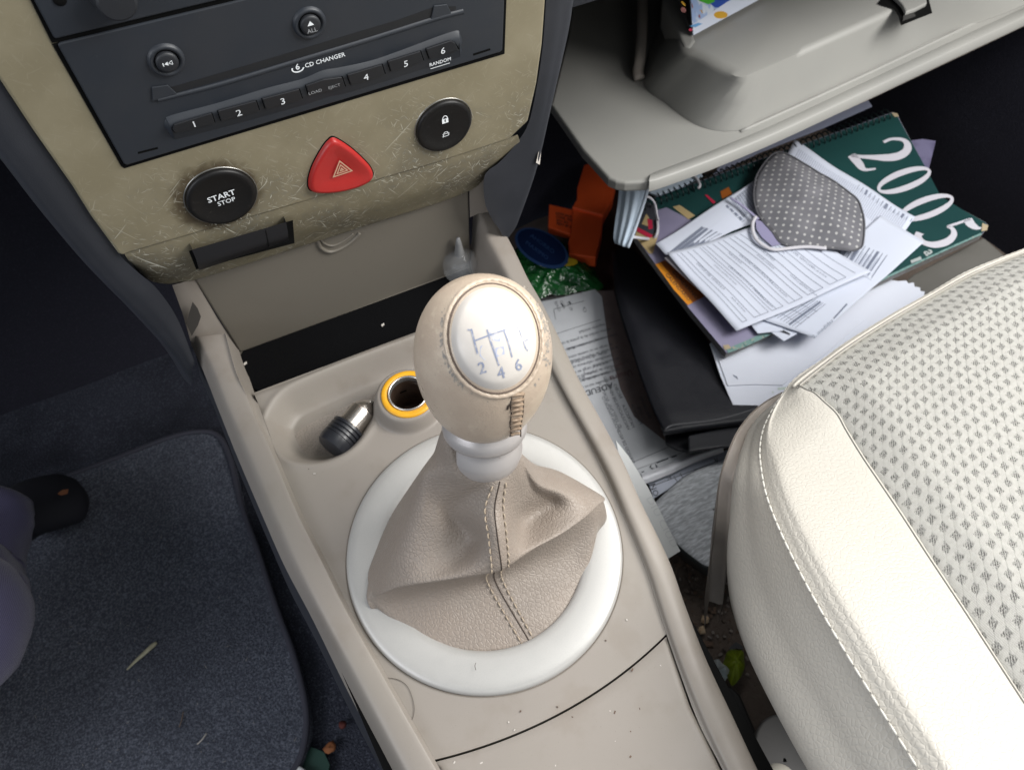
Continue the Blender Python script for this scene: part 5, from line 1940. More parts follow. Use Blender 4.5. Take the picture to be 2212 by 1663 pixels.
wa = thing('document_wallet', 'black leather document wallet folded over, lying between printed sheets and calendar', 'wallet', H(1460, 760, .05))
wz = lambda z: (lambda x, y: H(x, y, z))
WN = np.array([0, 0, 1.0])
stn = [((1322, 546), (1356, 533)), ((1331, 640), (1440, 610)), ((1357, 730), (1530, 740)), ((1383, 813), (1580, 830)), ((1408, 880), (1640, 880)), ((1428, 922), (1660, 895))]
rows = []
for (a, b), z in zip(stn, (.075, .085, .090, .092, .094, .094)):
    r_ = []
    for t in np.linspace(0, 1, 9):
        q = np.array(a) * (1 - t) + np.array(b) * t
        r_.append(H(*q, z - .004 * (1 - sst(0, .15, t))))
    rows.append(r_)
last = rows[-1]
for dy, dz, k in ((8, -.0005, 1), (14, -.004, 2), (16, -.009, 3), (12, -.014, 4), (0, -.017, 5)):
    rows.append([H(*(np.array(stn[-1][0]) * (1 - t) + np.array(stn[-1][1]) * t + np.array([.3 * dy, dy * (1 - .25 * t)])), .094 + dz) for t in np.linspace(0, 1, 9)])
g = np.array(rows)
g = np.array([crp(g[:, k], np.linspace(0, len(rows) - 1, 80)) for k in range(9)]).transpose(1, 0, 2)
g = np.array([crp(g[k], np.linspace(0, 8, 33)) for k in range(80)])
o = fix_normals(mk('outer_leather', g.reshape(-1, 3), gfaces(80, 33), WALLET, wa))
solid(o, .0022, 0)
seamp = [H(*q, .0945) for q in ((1436, 927), (1455, 918), (1508, 912), (1560, 904), (1612, 889), (1650, 880))]
tube('edge_seam', cr(seamp, 50), .0011, M('leather_edge_highlight', (.045, .046, .052), .5), wa, seg=8)  # lighter base colour paints a highlight along the folded edge
prism('inner_flap', [H(*q, .084) for q in ((1486, 940), (1540, 928), (1612, 908), (1660, 900), (1660, 960), (1560, 964), (1488, 974))], np.array([0, 0, -.004]), WALLET, wa, bev=.0015)
prism('back_leather', [H(*q, .066) for q in ((1436, 938), (1438, 958), (1462, 970), (1486, 976), (1560, 950), (1660, 930), (1560, 800), (1400, 800))], np.array([0, 0, -.004]), WALLET, wa, bev=.0015)

# printed sheet in a clear sleeve along the console
SZ = lambda d=0.0: (lambda x, y: H(x, y, .046 + d))
dc = thing('sleeved_document', 'printed debit document in a clear sleeve between console and black wallet', 'document', SZ()(1300, 850))
dpx = [(1120, 655), (1200, 648), (1292, 622), (1330, 640), (1400, 850), (1470, 960), (1562, 968), (1560, 985), (1390, 1044), (1340, 1044)]
dpoly = [(1120, 668), (1296, 622), (1560, 960), (1340, 1060)]
prism('page', [SZ()(*q) for q in ((1120, 660), (1200, 646), (1285, 625), (1300, 640), (1314, 740), (1340, 840), (1370, 900), (1440, 955), (1556, 958), (1556, 974), (1392, 1030), (1340, 1044))], np.array([0, 0, -.0010]), PAPERDIM, dc)
prism('brown_strip', [SZ(-.0015)(*q) for q in ((1276, 628), (1325, 628), (1350, 720), (1440, 930), (1440, 960), (1380, 920), (1330, 830), (1308, 740))], np.array([0, 0, -.0010]), M('brown_backing', (.16, .105, .09), .7, var=[(50, (.12, .075, .065), .4, .7, .7)]), dc)
xd = np.array([-.955, .297])                     # the print is upside down from here: it runs to the left
yd = np.array([.30, .955])
T_ = lift(SZ(), .0004)
tg, tl = [], []
tg.append(text_geo('ADEUDO', (1284, 838), xd * 19, yd * 17, T_, bold=.02))
rowsx = [(1310, 705, 1186, 742, 3), (1313, 712, 1188, 750, 3), (1308, 728, 1250, 748, 3), (1312, 742, 1200, 774, 3), (1318, 752, 1205, 788, 3), (1310, 770, 1260, 785, 3), (1330, 776, 1252, 800, 3), (1300, 792, 1222, 816, 3),
         (1298, 800, 1228, 822, 3), (1302, 806, 1225, 832, 3), (1310, 816, 1236, 840, 3)]
vocab = ['importe', 'cuenta', 'titular', 'entidad', 'fecha', 'oficina', 'el cargo en su cuenta', 'domiciliado', 'recibo de la prima', 'concepto', 'referencia', 'la cantidad de', 'en euros', 'seguro']
yy = [688, 697, 709, 716, 731, 737, 748, 754, 761, 770, 777, 784, 791, 803]
for k, y in enumerate(yy):
    x = 1306 + 12 * (k % 3) + (k * .8)
    s_ = ' '.join(vocab[(k * 5 + j * 3) % 14] for j in range(4 if k % 4 else 2))
    tl.append(text_geo(s_, (x, y + 10), xd * 9.0, yd * 9.4, T_, align='LEFT'))
tg += tl
for s_, at, sz in (('firma', (1262, 812), 9), ('fecha', (1286, 800), 9), ('su ref.', (1240, 822), 9)):
    tg.append(text_geo(s_, at, xd * sz, yd * sz, T_, align='LEFT'))
xc = np.array([.42, .907])
yc = np.array([-.907, .42])
xc2, yc2 = -xc, -yc
col = [('17/10/2007', (1290, 985), 11), ('BAXXB', (1278, 912), 11), ('SERVICIO DE RECEPCION MANDATO', (1366, 1002), 9.5), ('ID. 10707 NAL. NORMA 18', (1338, 926), 9.5), ('VINCULACION DE VEHICULO', (1356, 930), 9.5), ('MATRICULA', (1366, 925), 10),
       ('POTENCIA', (1382, 918), 10), ('COSTE', (1388, 906), 9.5), ('RECIBO', (1339, 862), 10), ('DESCUENTO', (1402, 905), 9), ('Total', (1296, 1000), 10), ('Fecha', (1312, 1010), 10), ('NOTA', (1264, 866), 9), ('CP', (1262, 676), 10), ('KL 20', (1233, 672), 8.5), ('AÑO', (1217, 668), 8.5), ('CLASE', (1207, 674), 8.5)]
for s_, at, sz in col:
    tg.append(text_geo(s_, at, xc2 * sz, yc2 * sz, T_, align='LEFT'))
for a, b in (((1262, 880), (1330, 1026)), ((1276, 868), (1345, 1020)), ((1340, 1010), (1452, 962)), ((1352, 1022), (1500, 968)), ((1200, 690), (1196, 668)), ((1196, 668), (1262, 650)), ((1222, 778), (1232, 800)), ((1262, 800), (1262, 815)), ((1298, 690), (1180, 728)), ((1262, 905), (1286, 960))):
    tg.append(strip_geo([a, b], 1.0, T_))
tg.append(poly_geo([(1402, 1008), (1408, 1003), (1406, 1010), (1418, 1012), (1414, 1000), (1420, 1006), (1422, 1014), (1410, 1016)], T_))
for a in ((1418, 1000, 1444, 990), (1450, 988, 1462, 984), (1386, 1020, 1392, 1018), (1460, 960, 1480, 955)):
    tg.append(strip_geo([a[:2], a[2:]], 2.6, T_))
for a in ((1212, 655, 1216, 661), (1229, 651, 1233, 657)):
    tg.append(strip_geo([a[:2], a[2:]], 3.2, T_))
pr('printed_text', join(tg), INKDK, dc)
pr('red_lettering', join([text_geo('Usuaris', (1340, 806), xd * 17, yd * 17, lift(SZ(), .0004), align='CENTER', bold=.012), text_geo('nuevo', (1336, 786), xd * 9, yd * 9, T_), text_geo('en el', (1326, 792), xd * 9, yd * 9, T_)]), MAROON, dc)
sv = [SZ(.0020)(*q) for q in ((1120, 650), (1330, 625), (1440, 930), (1562, 955), (1562, 976), (1390, 1040), (1300, 1060))]
mk('clear_sleeve', sv, [tuple(range(7))], SLEEVE, dc, smooth=False)
a_ = cr([SZ(.0012)(*q) for q in ((1560, 958), (1500, 978), (1440, 1002), (1384, 1022))], 40)
b_ = cr([SZ(.0060)(*q) for q in ((1562, 966), (1502, 986), (1444, 1012), (1388, 1032))], 40)
c_ = cr([SZ(.0010)(*q) for q in ((1564, 976), (1504, 998), (1448, 1024), (1392, 1046))], 40)
g = np.stack([a_, b_, c_], 1)
g = np.array([crp(r_, np.linspace(0, 2, 9)) for r_ in g])
SHEEN = M('sleeve_roll_painted_highlight', (.80, .81, .86), .16, spec=.8, bumps=[('noise', 70, .004, .7)])  # near-white base paints the bright highlight on the clear sleeve's rolled edge
mk('sleeve_roll', g.reshape(-1, 3), gfaces(40, 9), SHEEN, dc)

# lower paper with the cut word, white card leaning on the console, felt disc
lz = lambda x, y: H(x, y, .040)
ip = thing('paper_strip', 'white paper strip with a cut printed word and table boxes, under the sleeved document', 'paper strip', lz(1450, 1040))
prism('sheet', [lz(*q) for q in ((1400, 1044), (1412, 1076), (1460, 1046), (1570, 1012), (1572, 972), (1500, 990))], np.array([0, 0, -.0008]), PAPER, ip)
lt = lift(lz, .0004)
gs = [text_geo('NOI', (1409, 1062), np.array([-6, -17.]) * -1.0, np.array([16, -6.]), lt)]
for a, b in (((1402, 1046), (1410, 1072)), ((1455, 1028), (1463, 1040)), ((1469, 1022), (1475, 1032)), ((1408, 1050), (1570, 988)), ((1546, 992), (1552, 1003)), ((1500, 1012), (1505, 1022))):
    gs.append(strip_geo([a, b], 1.3, lt))
gs.append(text_geo('28', (1447, 1036), np.array([10, -4.]), np.array([-4, -10.]), lt))
gs.append(text_geo('31', (1548, 996), np.array([10, -4.]), np.array([-4, -10.]), lt))
pr('printed_text', join(gs), INKDK, ip)
fc_ = H(1530, 1110, .052)
fd = thing('felt_disc', 'grey felt disc with a dark rubber rim on the floor beside the seat', 'disc', fc_ - np.array([0, 0, .012]))
fpx = [(1405, 1098), (1416, 1083), (1452, 1050), (1484, 1025), (1530, 1005), (1580, 1000), (1640, 1040), (1650, 1120), (1600, 1215), (1534, 1222), (1499, 1203), (1460, 1170), (1430, 1136)]
fo = cr([H(*q, .055) for q in fpx], 110, closed=True)
fcen = fo.mean(0)
rows = [fcen + (fo - fcen) * s_ + np.array([0, 0, h]) for s_, h in ((.02, .003), (.5, .0025), (.85, .001), (.985, 0), (1.0, -.0014))]
fix_normals(mk('felt_face', np.array(rows).reshape(-1, 3), gfaces(5, 110, wc=True), FELT, fd))
rows = [fcen + (fo - fcen) * s_ + np.array([0, 0, h]) for s_, h in ((.99, -.0012), (1.015, -.0015), (1.03, -.006), (1.025, -.016), (.95, -.018))]
fix_normals(mk('rubber_rim', np.array(rows).reshape(-1, 3), gfaces(5, 110, wc=True), RUBBER, fd))
wc = thing('white_card', 'white card with faint embossed letters leaning along the console side by the felt disc', 'card', H(1420, 1120, .06))
wcp = [D(1340, 960, .565), D(1362, 985, .56), D(1371, 1010, .56), D(1470, 1190, .545), D(1443, 1206, .543), D(1420, 1170, .545)]
n_c = unit(np.cross(wcp[2] - wcp[3], wcp[4] - wcp[3]))
wpl = lambda x, y: PL(x, y, wcp[3], n_c)
wcp = [wpl(*q) for q in ((1330, 950), (1358, 985), (1400, 1052), (1470, 1190), (1443, 1207), (1410, 1160), (1340, 1010))]
prism('card_body', wcp, -n_c * np.sign(n_c @ (CAM - wcp[3])) * .0016, WHITEPL, wc, bev=.0004)
pr('embossed_letters', text_geo('DIU CIUD', (1424, 1130), np.array([10.5, 20.]) * 1.25, np.array([19, -9.]), lift(wpl, .0003), align='CENTER'), M('embossed_white', (.57, .58, .585), .6), wc)

# orange card, green bag, brown card, blue mask: things under the dashboard's edge
OZ = .060
oc = thing('orange_box', 'bright orange folded card box with printed tab in the dark corner under the glovebox', 'box', H(1260, 470, OZ - .02))
prism('upper_panel', [H(*q, OZ + .004) for q in ((1262, 356), (1300, 345), (1330, 395), (1322, 430), (1303, 464), (1236, 447), (1246, 430), (1247, 405))], np.array([0, 0, -.016]), ORANGE, oc, bev=.0012)
prism('lower_panel', [H(*q, OZ) for q in ((1238, 450), (1303, 467), (1300, 500), (1287, 556), (1229, 548), (1227, 524), (1233, 505))], np.array([0, 0, -.016]), ORANGE, oc, bev=.0012)
prism('side_tab', [H(*q, OZ - .002) for q in ((1186, 441), (1238, 453), (1232, 505), (1184, 491))], np.array([0, 0, -.010]), ORANGE, oc, bev=.001)
oz = lambda x, y: H(x, y, OZ - .0016)
gs = []
for k in range(4):
    gs.append(text_geo(['LOTE 0418', 'CONS. PREF.', '2021 B21', 'PESO 80 G'][k], (1200 + k * .5, 463 + k * 7.4), np.array([7.2, 1.7]), np.array([1.7, -7.2]), oz, align='LEFT', bold=.02))
pr('tab_lettering', join(gs), BROWN, oc)
bc = prism('brown_card', [H(*q, .030) for q in ((1290, 400), (1345, 400), (1345, 520), (1320, 560), (1340, 660), (1290, 640), (1262, 600), (1280, 556))], np.array([0, 0, -.006]), BROWN, None, bev=.001)
props(bc, 'dark brown card between the orange box and the blue surgical mask', 'card')
gbx = [(1090, 560), (1130, 530), (1180, 510), (1240, 540), (1280, 580), (1292, 600), (1304, 620), (1282, 632), (1250, 630), (1219, 638), (1190, 636), (1167, 646), (1140, 640), (1100, 620)]
go_ = cr([H(*q, .040) for q in gbx], 100, closed=True)
gcn = go_.mean(0)
bag = thing('green_snack_bag', 'shiny green foil snack bag with a blue oval beside the console', 'bag', gcn - np.array([0, 0, .03]))
rows = []
for s_ in np.linspace(0, 1, 30):
    r_ = gcn + (go_ - gcn) * s_
    h = .022 * (1 - s_ ** 2) + .0028 * np.sin(r_[:, 0] * 260 + 3 * np.sin(r_[:, 1] * 150)) * np.cos(r_[:, 1] * 190 + 1.2) * (1 - s_ ** 4) + .0012 * np.sin(r_[:, 0] * 700 + r_[:, 1] * 420)
    rows.append(r_ + np.array([0, 0, 1.0]) * h[:, None])
fix_normals(mk('foil', np.array(rows).reshape(-1, 3), gfaces(30, 100, wc=True), GREENBAG, bag))
bz_ = lambda x, y: H(x, y, .0655)
ell = [(1170 + 60 * math.cos(a) * .95 + 10 * math.sin(a), 536 + 42 * math.sin(a) + 14 * math.cos(a)) for a in np.linspace(0, 2 * math.pi, 40)[:-1]]
ell2 = [(1170 + 54 * math.cos(a) * .95 + 9 * math.sin(a), 534 + 37 * math.sin(a) + 13 * math.cos(a)) for a in np.linspace(0, 2 * math.pi, 40)[:-1]]
pr('blue_rim', poly_geo(ell, bz_), LBLUE, bag)
pr('blue_oval', poly_geo(ell2, lift(bz_, .0004)), BLUEPRINT, bag)
pr('oval_lettering', join([text_geo('AHORRO', (1170, 530), np.array([12, 9.]), np.array([6, -10.]), lift(bz_, .0008), bold=.01), text_geo('MAXIMO', (1158, 544), np.array([12, 9.]), np.array([6, -10.]), lift(bz_, .0008), bold=.01)]), LBLUE, bag)
pr('yellow_spot', poly_geo([(1226 + 22 * math.cos(a), 566 + 9 * math.sin(a)) for a in np.linspace(0, 2 * math.pi, 20)[:-1]], lift(lambda x, y: H(x, y, .062), .0)), YPRINT, bag)

sm = thing('surgical_mask', 'pale blue pleated surgical mask hanging at the glovebox corner above the wallet', 'face mask', D(1360, 470, .70))
ms = [[D(1338, 400, .70), D(1356, 398, .695), D(1376, 402, .69), D(1400, 400, .69)], [D(1334, 440, .70), D(1352, 436, .694), D(1370, 440, .69), D(1390, 436, .69)],
      [D(1328, 480, .70), D(1345, 478, .694), D(1361, 480, .69), D(1376, 478, .69)], [D(1325, 512, .70), D(1337, 520, .694), D(1348, 522, .69), D(1364, 512, .69)], [D(1328, 526, .70), D(1336, 529, .695), D(1346, 533, .692), D(1356, 535, .69)]]
g = np.array(ms)
g = np.array([crp(g[:, k], np.linspace(0, 4, 30)) for k in range(4)]).transpose(1, 0, 2)
g = np.array([crp(g[k], np.linspace(0, 3, 31)) for k in range(30)])
pleat = (.003 * np.abs(((np.linspace(0, 3.2, 31)) % 1) - .5))[None, :, None] * unit(CAM - g[15, 15])[None, None, :]
o = orient(mk('pleated_cloth', (g + pleat).reshape(-1, 3), gfaces(30, 31), SURGBLUE, sm))
solid(o, .0008, -1)
tube('bound_edge', cr([D(1401, 402, .688), D(1391, 437, .688), D(1377, 479, .688), D(1365, 512, .688), D(1356, 535, .688)], 30), .0016, M('pale_blue_binding', (.42, .48, .56), .85), sm, seg=6, flat=.6)
tube('ear_loop', cr([D(1395, 424, .688), D(1405, 428, .69), D(1414, 440, .70), D(1418, 462, .71), D(1421, 474, .72)], 30), .0018, STRAP, sm, seg=7, flat=.6)
tube('ear_loop', cr([CP(.003)(*q) for q in ((1420, 474), (1421, 495), (1416, 512), (1400, 516))] + [D(1366, 512, .688)], 30), .0016, STRAP, sm, seg=7, flat=.6)
m2 = thing('folded_blue_mask', 'second pale blue mask partly hidden under the glovebox lid edge', 'face mask', CP(.004)(1470, 395))
prism('folded_cloth', [CP(.006)(*q) for q in ((1402, 415), (1420, 404), (1480, 380), (1512, 364), (1518, 380), (1470, 404), (1420, 422))], -CN * .003, SURGBLUE, m2, bev=.0008)
tube('ear_loop', cr([CP(.008)(*q) for q in ((1496, 377), (1506, 388), (1512, 400), (1508, 407))], 16), .0016, STRAP, m2, seg=6)
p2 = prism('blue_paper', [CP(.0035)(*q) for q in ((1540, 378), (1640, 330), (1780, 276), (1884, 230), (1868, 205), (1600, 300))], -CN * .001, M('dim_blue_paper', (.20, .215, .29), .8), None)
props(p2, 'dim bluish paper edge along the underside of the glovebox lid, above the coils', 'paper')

# ------------------------------------------------------------------ passenger seat
seat = thing('passenger_seat', 'cream passenger seat with leather bolster, stitched seam and patterned woven cushion', 'seat', H(2000, 1100, .02))
seam = [((2300, 505), .312), ((2212, 538), .315), ((2151, 561), .317), ((2082, 590), .318), ((2008, 633), .320), ((1922, 681), .322), ((1833, 736), .324), ((1776, 777), .326), ((1716, 818.5), .328), ((1682, 864), .331), ((1660, 901), .335),
        ((1647, 935), .340), ((1642, 976), .346), ((1647, 1021), .352), ((1654.5, 1059), .356), ((1669.5, 1104), .360), ((1696, 1165), .364), ((1738, 1249), .368), ((1786.5, 1335.5), .371), ((1850, 1440.6), .374), ((1918, 1549), .376), ((1985, 1654), .378), ((2070, 1790), .380)]
seam3 = np.array([H(*a, z) for a, z in seam])
NSM = 260
ts = np.linspace(0, len(seam) - 1, NSM)
SM3 = crp(seam3, ts)
# outer lower edge, same stations
outl = [((2330, 520), .20), ((2230, 560), .20), ((2170, 585), .20), ((2100, 615), .20), ((2028, 655), .205), ((1940, 705), .21), ((1850, 760), .215), ((1795, 800), .22), ((1735, 842), .24), ((1690, 872), .285), ((1650, 905), .285),
        ((1624, 935), .280), ((1608, 972), .275), ((1595, 1010), .268), ((1585, 1052), .26), ((1578, 1120), .25), ((1571, 1200), .24), ((1573, 1270), .235), ((1588, 1340), .24), ((1622, 1430), .25), ((1680, 1546), .262), ((1745, 1663), .272), ((1835, 1810), .28)]
OUT3 = crp(np.array([H(*a, z + .055 * sst(10, 14, k)) for k, (a, z) in enumerate(outl)]), ts)
LOW3 = OUT3 + np.array([.05, .004, -.10])
inn = [((2310, 512), .3205), ((2216, 546), .3235), ((2155, 570), .3255), ((2088, 600), .327), ((2013, 642), .329), ((1929, 690), .331), ((1841, 746), .333), ((1785, 787), .335), ((1726, 835), .337), ((1728, 837), .3372), ((1742, 845), .338),
       ((1758, 852), .339), ((1780, 872), .341), ((1806, 897), .3435), ((1825, 931), .346), ((1859, 987), .350), ((1900, 1048), .354), ((1945, 1115), .357), ((2000, 1200), .360), ((2076, 1315), .363), ((2145, 1422), .365), ((2215, 1530), .367), ((2320, 1690), .369)]
INN3 = crp(np.array([H(*a, z) for a, z in inn]), ts)
crest = SM3 * .80 + INN3 * .20 + np.array([0, 0, .0050]) * sst(9.0, 14, ts)[:, None]
mid = SM3 * .42 + INN3 * .58 + np.array([0, 0, .003]) * sst(9.5, 14, ts)[:, None]
# side panel
bulge = (SM3 * .5 + OUT3 * .5) + np.array([-.002, 0, .007]) * sst(8.0, 12, ts)[:, None]
g = np.stack([SM3 - np.array([0, 0, .0012]), SM3 * .93 + OUT3 * .07 + np.array([-.0003, 0, .0004]), bulge, OUT3, LOW3], 1)
g = np.array([crp(r_, np.linspace(0, 4, 41)) for r_ in g])
mk('side_leather', g.reshape(-1, 3), gfaces(NSM, 41), SEATLEA, seat)
# bolster top
roll = SM3 * .965 + INN3 * .035 + np.array([0, 0, .0004])
g = np.stack([SM3 - np.array([0, 0, .0010]), roll, SM3 * .91 + INN3 * .09 + np.array([0, 0, .0021]) * sst(8, 12, ts)[:, None] + np.array([0, 0, .0008]), crest, mid, INN3 + np.array([0, 0, .0012]), INN3 - np.array([0, 0, .002])], 1)
g = np.array([crp(r_, np.linspace(0, 6, 61)) for r_ in g])
bol = fix_normals(mk('bolster_leather', g.reshape(-1, 3), gfaces(NSM, 61), SEATLEA, seat))
# crease beside the seam and raised piping inside it
# fabric: swept from the front seam and the bolster seam
i0 = int(8.2 / (len(seam) - 1) * (NSM - 1))
Fr = INN3[:i0 + 1][::-1]                         # corner -> right along the front
Lf = INN3[i0:]                                   # corner -> back along the bolster
Fr = cr(Fr, 90)
Lf = cr(Lf, 150)
ext = np.array([Fr[-1] + (Fr[-1] - Fr[-2]) * k for k in range(1, 50)])
Fr = np.vstack([Fr, ext])
ka = np.concatenate([[0], np.cumsum(np.linalg.norm(np.diff(Fr, axis=0), axis=1))])
kb = np.concatenate([[0], np.cumsum(np.linalg.norm(np.diff(Lf, axis=0), axis=1))])
Kc = INN3[i0]
v, uv = [], []
for j in range(len(Lf)):
    for i in range(len(Fr)):
        d = min(ka[i], kb[j])
        p = Lf[j] + Fr[i] - Kc
        p = p + np.array([0, 0, 1.0]) * (.0055 * sst(0, .03, min(ka[i], kb[j])) - .006 * sst(.02, .12, ka[i]) * sst(.02, .15, kb[j]) - .0018 * math.exp(-(min(ka[i], kb[j]) / .004) ** 2))
        v.append(p)
        uv.append((ka[i], kb[j]))
mk('seat_fabric', v, gfaces(len(Lf), len(Fr), flip=True), FABRIC, seat, uv=uv)
seamd = INN3[i0 - 2:] + np.array([0, 0, .0006])
tube('fabric_seam', cr(seamd, 160), .00085, M('dark_cloth_seam', (.10, .095, .085), .9), seat, seg=6)
# front piping
tube('front_piping', cr(INN3[:i0 + 4] * .6 + SM3[:i0 + 4] * .4 + np.array([0, 0, .0008]), 120), .0011, PIPING, seat, seg=8)
# stitches along the seam
s = np.concatenate([[0], np.cumsum(np.linalg.norm(np.diff(SM3, axis=0), axis=1))])
stx = None
pos = .004
nrm = unit(np.array([-.55, -.2, .8]))
while pos < s[-1] - .01:
    a = np.array([np.interp(pos, s, SM3[:, j]) for j in range(3)])
    b = np.array([np.interp(pos + .0046, s, SM3[:, j]) for j in range(3)])
    o_ = np.array([np.interp(pos + .0023, s, OUT3[:, j]) for j in range(3)])
    if stx is None:
        vv, ff = tube_geo(np.array([(-.5, 0, -.10), (-.4, 0, .06), (-.2, 0, .13), (0, 0, .15), (.2, 0, .13), (.4, 0, .06), (.5, 0, -.10)]) * .0046, [.0003, .00046, .0005, .0005, .0005, .00046, .0003], 6)
        stx = bpy.data.meshes.new('seat_stitch')
        stx.from_pydata([tuple(q) for q in vv], [], ff)
        stx.polygons.foreach_set('use_smooth', [True] * len(stx.polygons))
        stx.materials.append(WTHREAD)
    o = bpy.data.objects.new('stitch', stx)
    COL.objects.link(o)
    o.parent = seat
    x = unit(b - a)
    to = unit(o_ - (a + b) / 2)
    z = unit(CAM - a)
    z = unit(z - x * (z @ x))
    y = np.cross(z, x)
    c = (a + b) / 2 + to * .0012 + z * .0006 - ROOT[seat.name]
    mm = Matrix.Identity(4)
    for r_ in range(3):
        mm[r_][0], mm[r_][1], mm[r_][2], mm[r_][3] = x[r_], y[r_], z[r_], c[r_]
    o.matrix_local = mm
    pos += .0056
# plastic side blade
bo = [((1690, 848), .295), ((1654, 868), .290), ((1626, 890), .285), ((1603, 917), .28), ((1585, 946), .275), ((1562.6, 1002), .262), ((1551, 1051), .252), ((1544, 1134), .235), ((1538, 1180), .222), ((1532.6, 1224), .21), ((1532, 1299), .185)]
bi = [((1692, 862), .292), ((1668, 884), .287), ((1646, 910), .282), ((1628, 936), .277), ((1612, 976), .270), ((1590, 1040), .258), ((1584, 1075), .248), ((1577, 1150), .231), ((1574, 1195), .218), ((1570, 1235), .206), ((1561, 1309), .181)]
tb = np.linspace(0, 10, 80)
bo3 = crp(np.array([H(*a, z + .045 * sst(1, 5, k)) for k, (a, z) in enumerate(bo)]), tb)
bi3 = crp(np.array([H(*a, z + .045 * sst(1, 5, k)) for k, (a, z) in enumerate(bi)]), tb)
g = np.stack([bo3 + np.array([.004, 0, -.05]), bo3 + np.array([.0, 0, -.003]), bo3 + (bi3 - bo3) * .06, bo3 + (bi3 - bo3) * .2 + np.array([0, 0, .0008]), bo3 * .3 + bi3 * .7 + np.array([0, 0, .0006]), bi3, bi3 + np.array([.002, 0, -.03])], 1)
g = np.array([crp(r_, np.linspace(0, 6, 37)) for r_ in g])
mk('side_trim', g.reshape(-1, 3), gfaces(80, 37), SEATPLAST, seat, auto=60)
# hidden seat base that carries the cushion
prism('seat_base', [np.array(q) for q in ((.19, -.45, .20), (.62, -.45, .20), (.62, -.02, .20), (.30, -.02, .20), (.22, -.10, .20))], np.array([0, 0, -.17]), DARKPL, seat, bev=.004)
ft = [(1630, 1663), (1630, 1600), (1636, 1572), (1650, 1552), (1668, 1542), (1690, 1540), (1720, 1560), (1780, 1663), (1760, 1720), (1640, 1720)]
f0 = cr([H(*q, .10) for q in ft], 60, closed=True)
fcn = f0.mean(0)
rows = [f0 + np.array([0, 0, -.09]), f0 + np.array([0, 0, -.004]), fcn + (f0 - fcn) * .97 + np.array([0, 0, -.001]), fcn + (f0 - fcn) * .9, fcn + (f0 - fcn) * .05]
fo_ = fix_normals(mk('seat_foot_cover', np.array(rows).reshape(-1, 3), gfaces(5, 60, wc=True), GREYPL, seat, auto=60))

# small things between seat and console
cp = H(1682, 1668, .20)
kn = thing('cream_handle', 'small cream plastic handle tip at the bottom edge beside the seat', 'handle', cp)
lathe('handle_tip', D(1684, 1690, .46), unit(np.array([0, 0.1, 1])), [(.0001, .006), (.006, .005), (.0105, .002), (.0118, -.003), (.0118, -.03)], CREAMPL, kn, seg=36)
lw_ = [(1571, 1408), (1590, 1400), (1606, 1411), (1608, 1440), (1600, 1462), (1582, 1480), (1572, 1466), (1562, 1440), (1566, 1420)]
lo = cr([H(*q, .020) for q in lw_], 60, closed=True)
lc = lo.mean(0)
lwr = thing('green_wrapper', 'crumpled lime green and white wrapper on the dirty floor beside the seat', 'wrapper', lc)
rows = [lc + (lo - lc) * s_ + np.array([0, 0, .012 * (1 - s_ ** 2)]) + np.array([0, 0, .002]) * np.sin(np.linspace(0, 40, 60))[:, None] * s_ for s_ in np.linspace(0, 1, 8)]
mk('lime_film', np.array(rows).reshape(-1, 3), gfaces(8, 60, wc=True), LIME, lwr)
v, f = quad_grid(H(1530, 1428, .022), H(1552, 1424, .03), H(1578, 1450, .024), H(1548, 1478, .02), 10, 10, lumpy(.005, 260))
o = mk('clear_film', v, f, M('cloudy_film', (.42, .45, .45), .3, var=[(120, (.62, .64, .64), .5, .7, .8), (90, (.22, .2, .2), .55, .7, .6)]), lwr)
v, f = quad_grid(H(1550, 1448, .024), H(1566, 1440, .03), H(1572, 1462, .03), H(1560, 1478, .022), 8, 8, lumpy(.004, 300))
mk('clear_film', v, f, M('pale_blue_film', (.42, .50, .52), .3), lwr)
prism('dark_label', [H(*q, .0225) for q in ((1576, 1397), (1590, 1386), (1606, 1396), (1604, 1402), (1590, 1400), (1576, 1406))], np.array([0, 0, -.002]), DARKPL, lwr)
bkx = prism('black_rail', [H(*q, .035) for q in ((1554, 1500), (1576, 1478), (1600, 1500), (1660, 1640), (1650, 1760), (1600, 1700))], np.array([0, 0, -.03]), M('black_rail_metal', (.012, .012, .013), .6), None, bev=.002)
props(bkx, 'black seat rail on the floor beside the console, below the green wrapper', 'seat rail')
for k, (x, y, r) in enumerate(((1524, 1338, .0034), (1516, 1362, .0033))):
    c = H(x, y, .006)
    vv, ff = lathe_geo(c, (0, 0, 1), [(.0001, -.002), (r, -.001), (r * 1.05, r * .5), (r * .6, r), (.0001, r * 1.1)], 6)
    vv = vv + rng.normal(0, r * .16, vv.shape)
    o = mk('biscuit_crumb', vv, ff, CRUMB, None, smooth=False)
    props(o, ['pale biscuit crumb on the brown floor, the upper one nearer the seat trim', 'pale biscuit crumb on the brown floor, the lower one nearer the console'][k], 'crumb', 'biscuit crumbs on the floor')
geos = []
for k in range(240):
    x, y = rng.uniform(1440, 1620), rng.uniform(1200, 1480)
    c = H(x, y, rng.uniform(.002, .005))
    r = rng.uniform(.0004, .0013) * (2 if k % 23 == 0 else 1)
    a = rng.uniform(0, 6)
    vv, ff = box_geo(c, (np.array([math.cos(a), math.sin(a), .2]), np.array([-math.sin(a), math.cos(a), .1]), np.array([0, 0, 1])), (r * rng.uniform(1, 2.2), r, r * .5))
    geos.append((vv, ff))
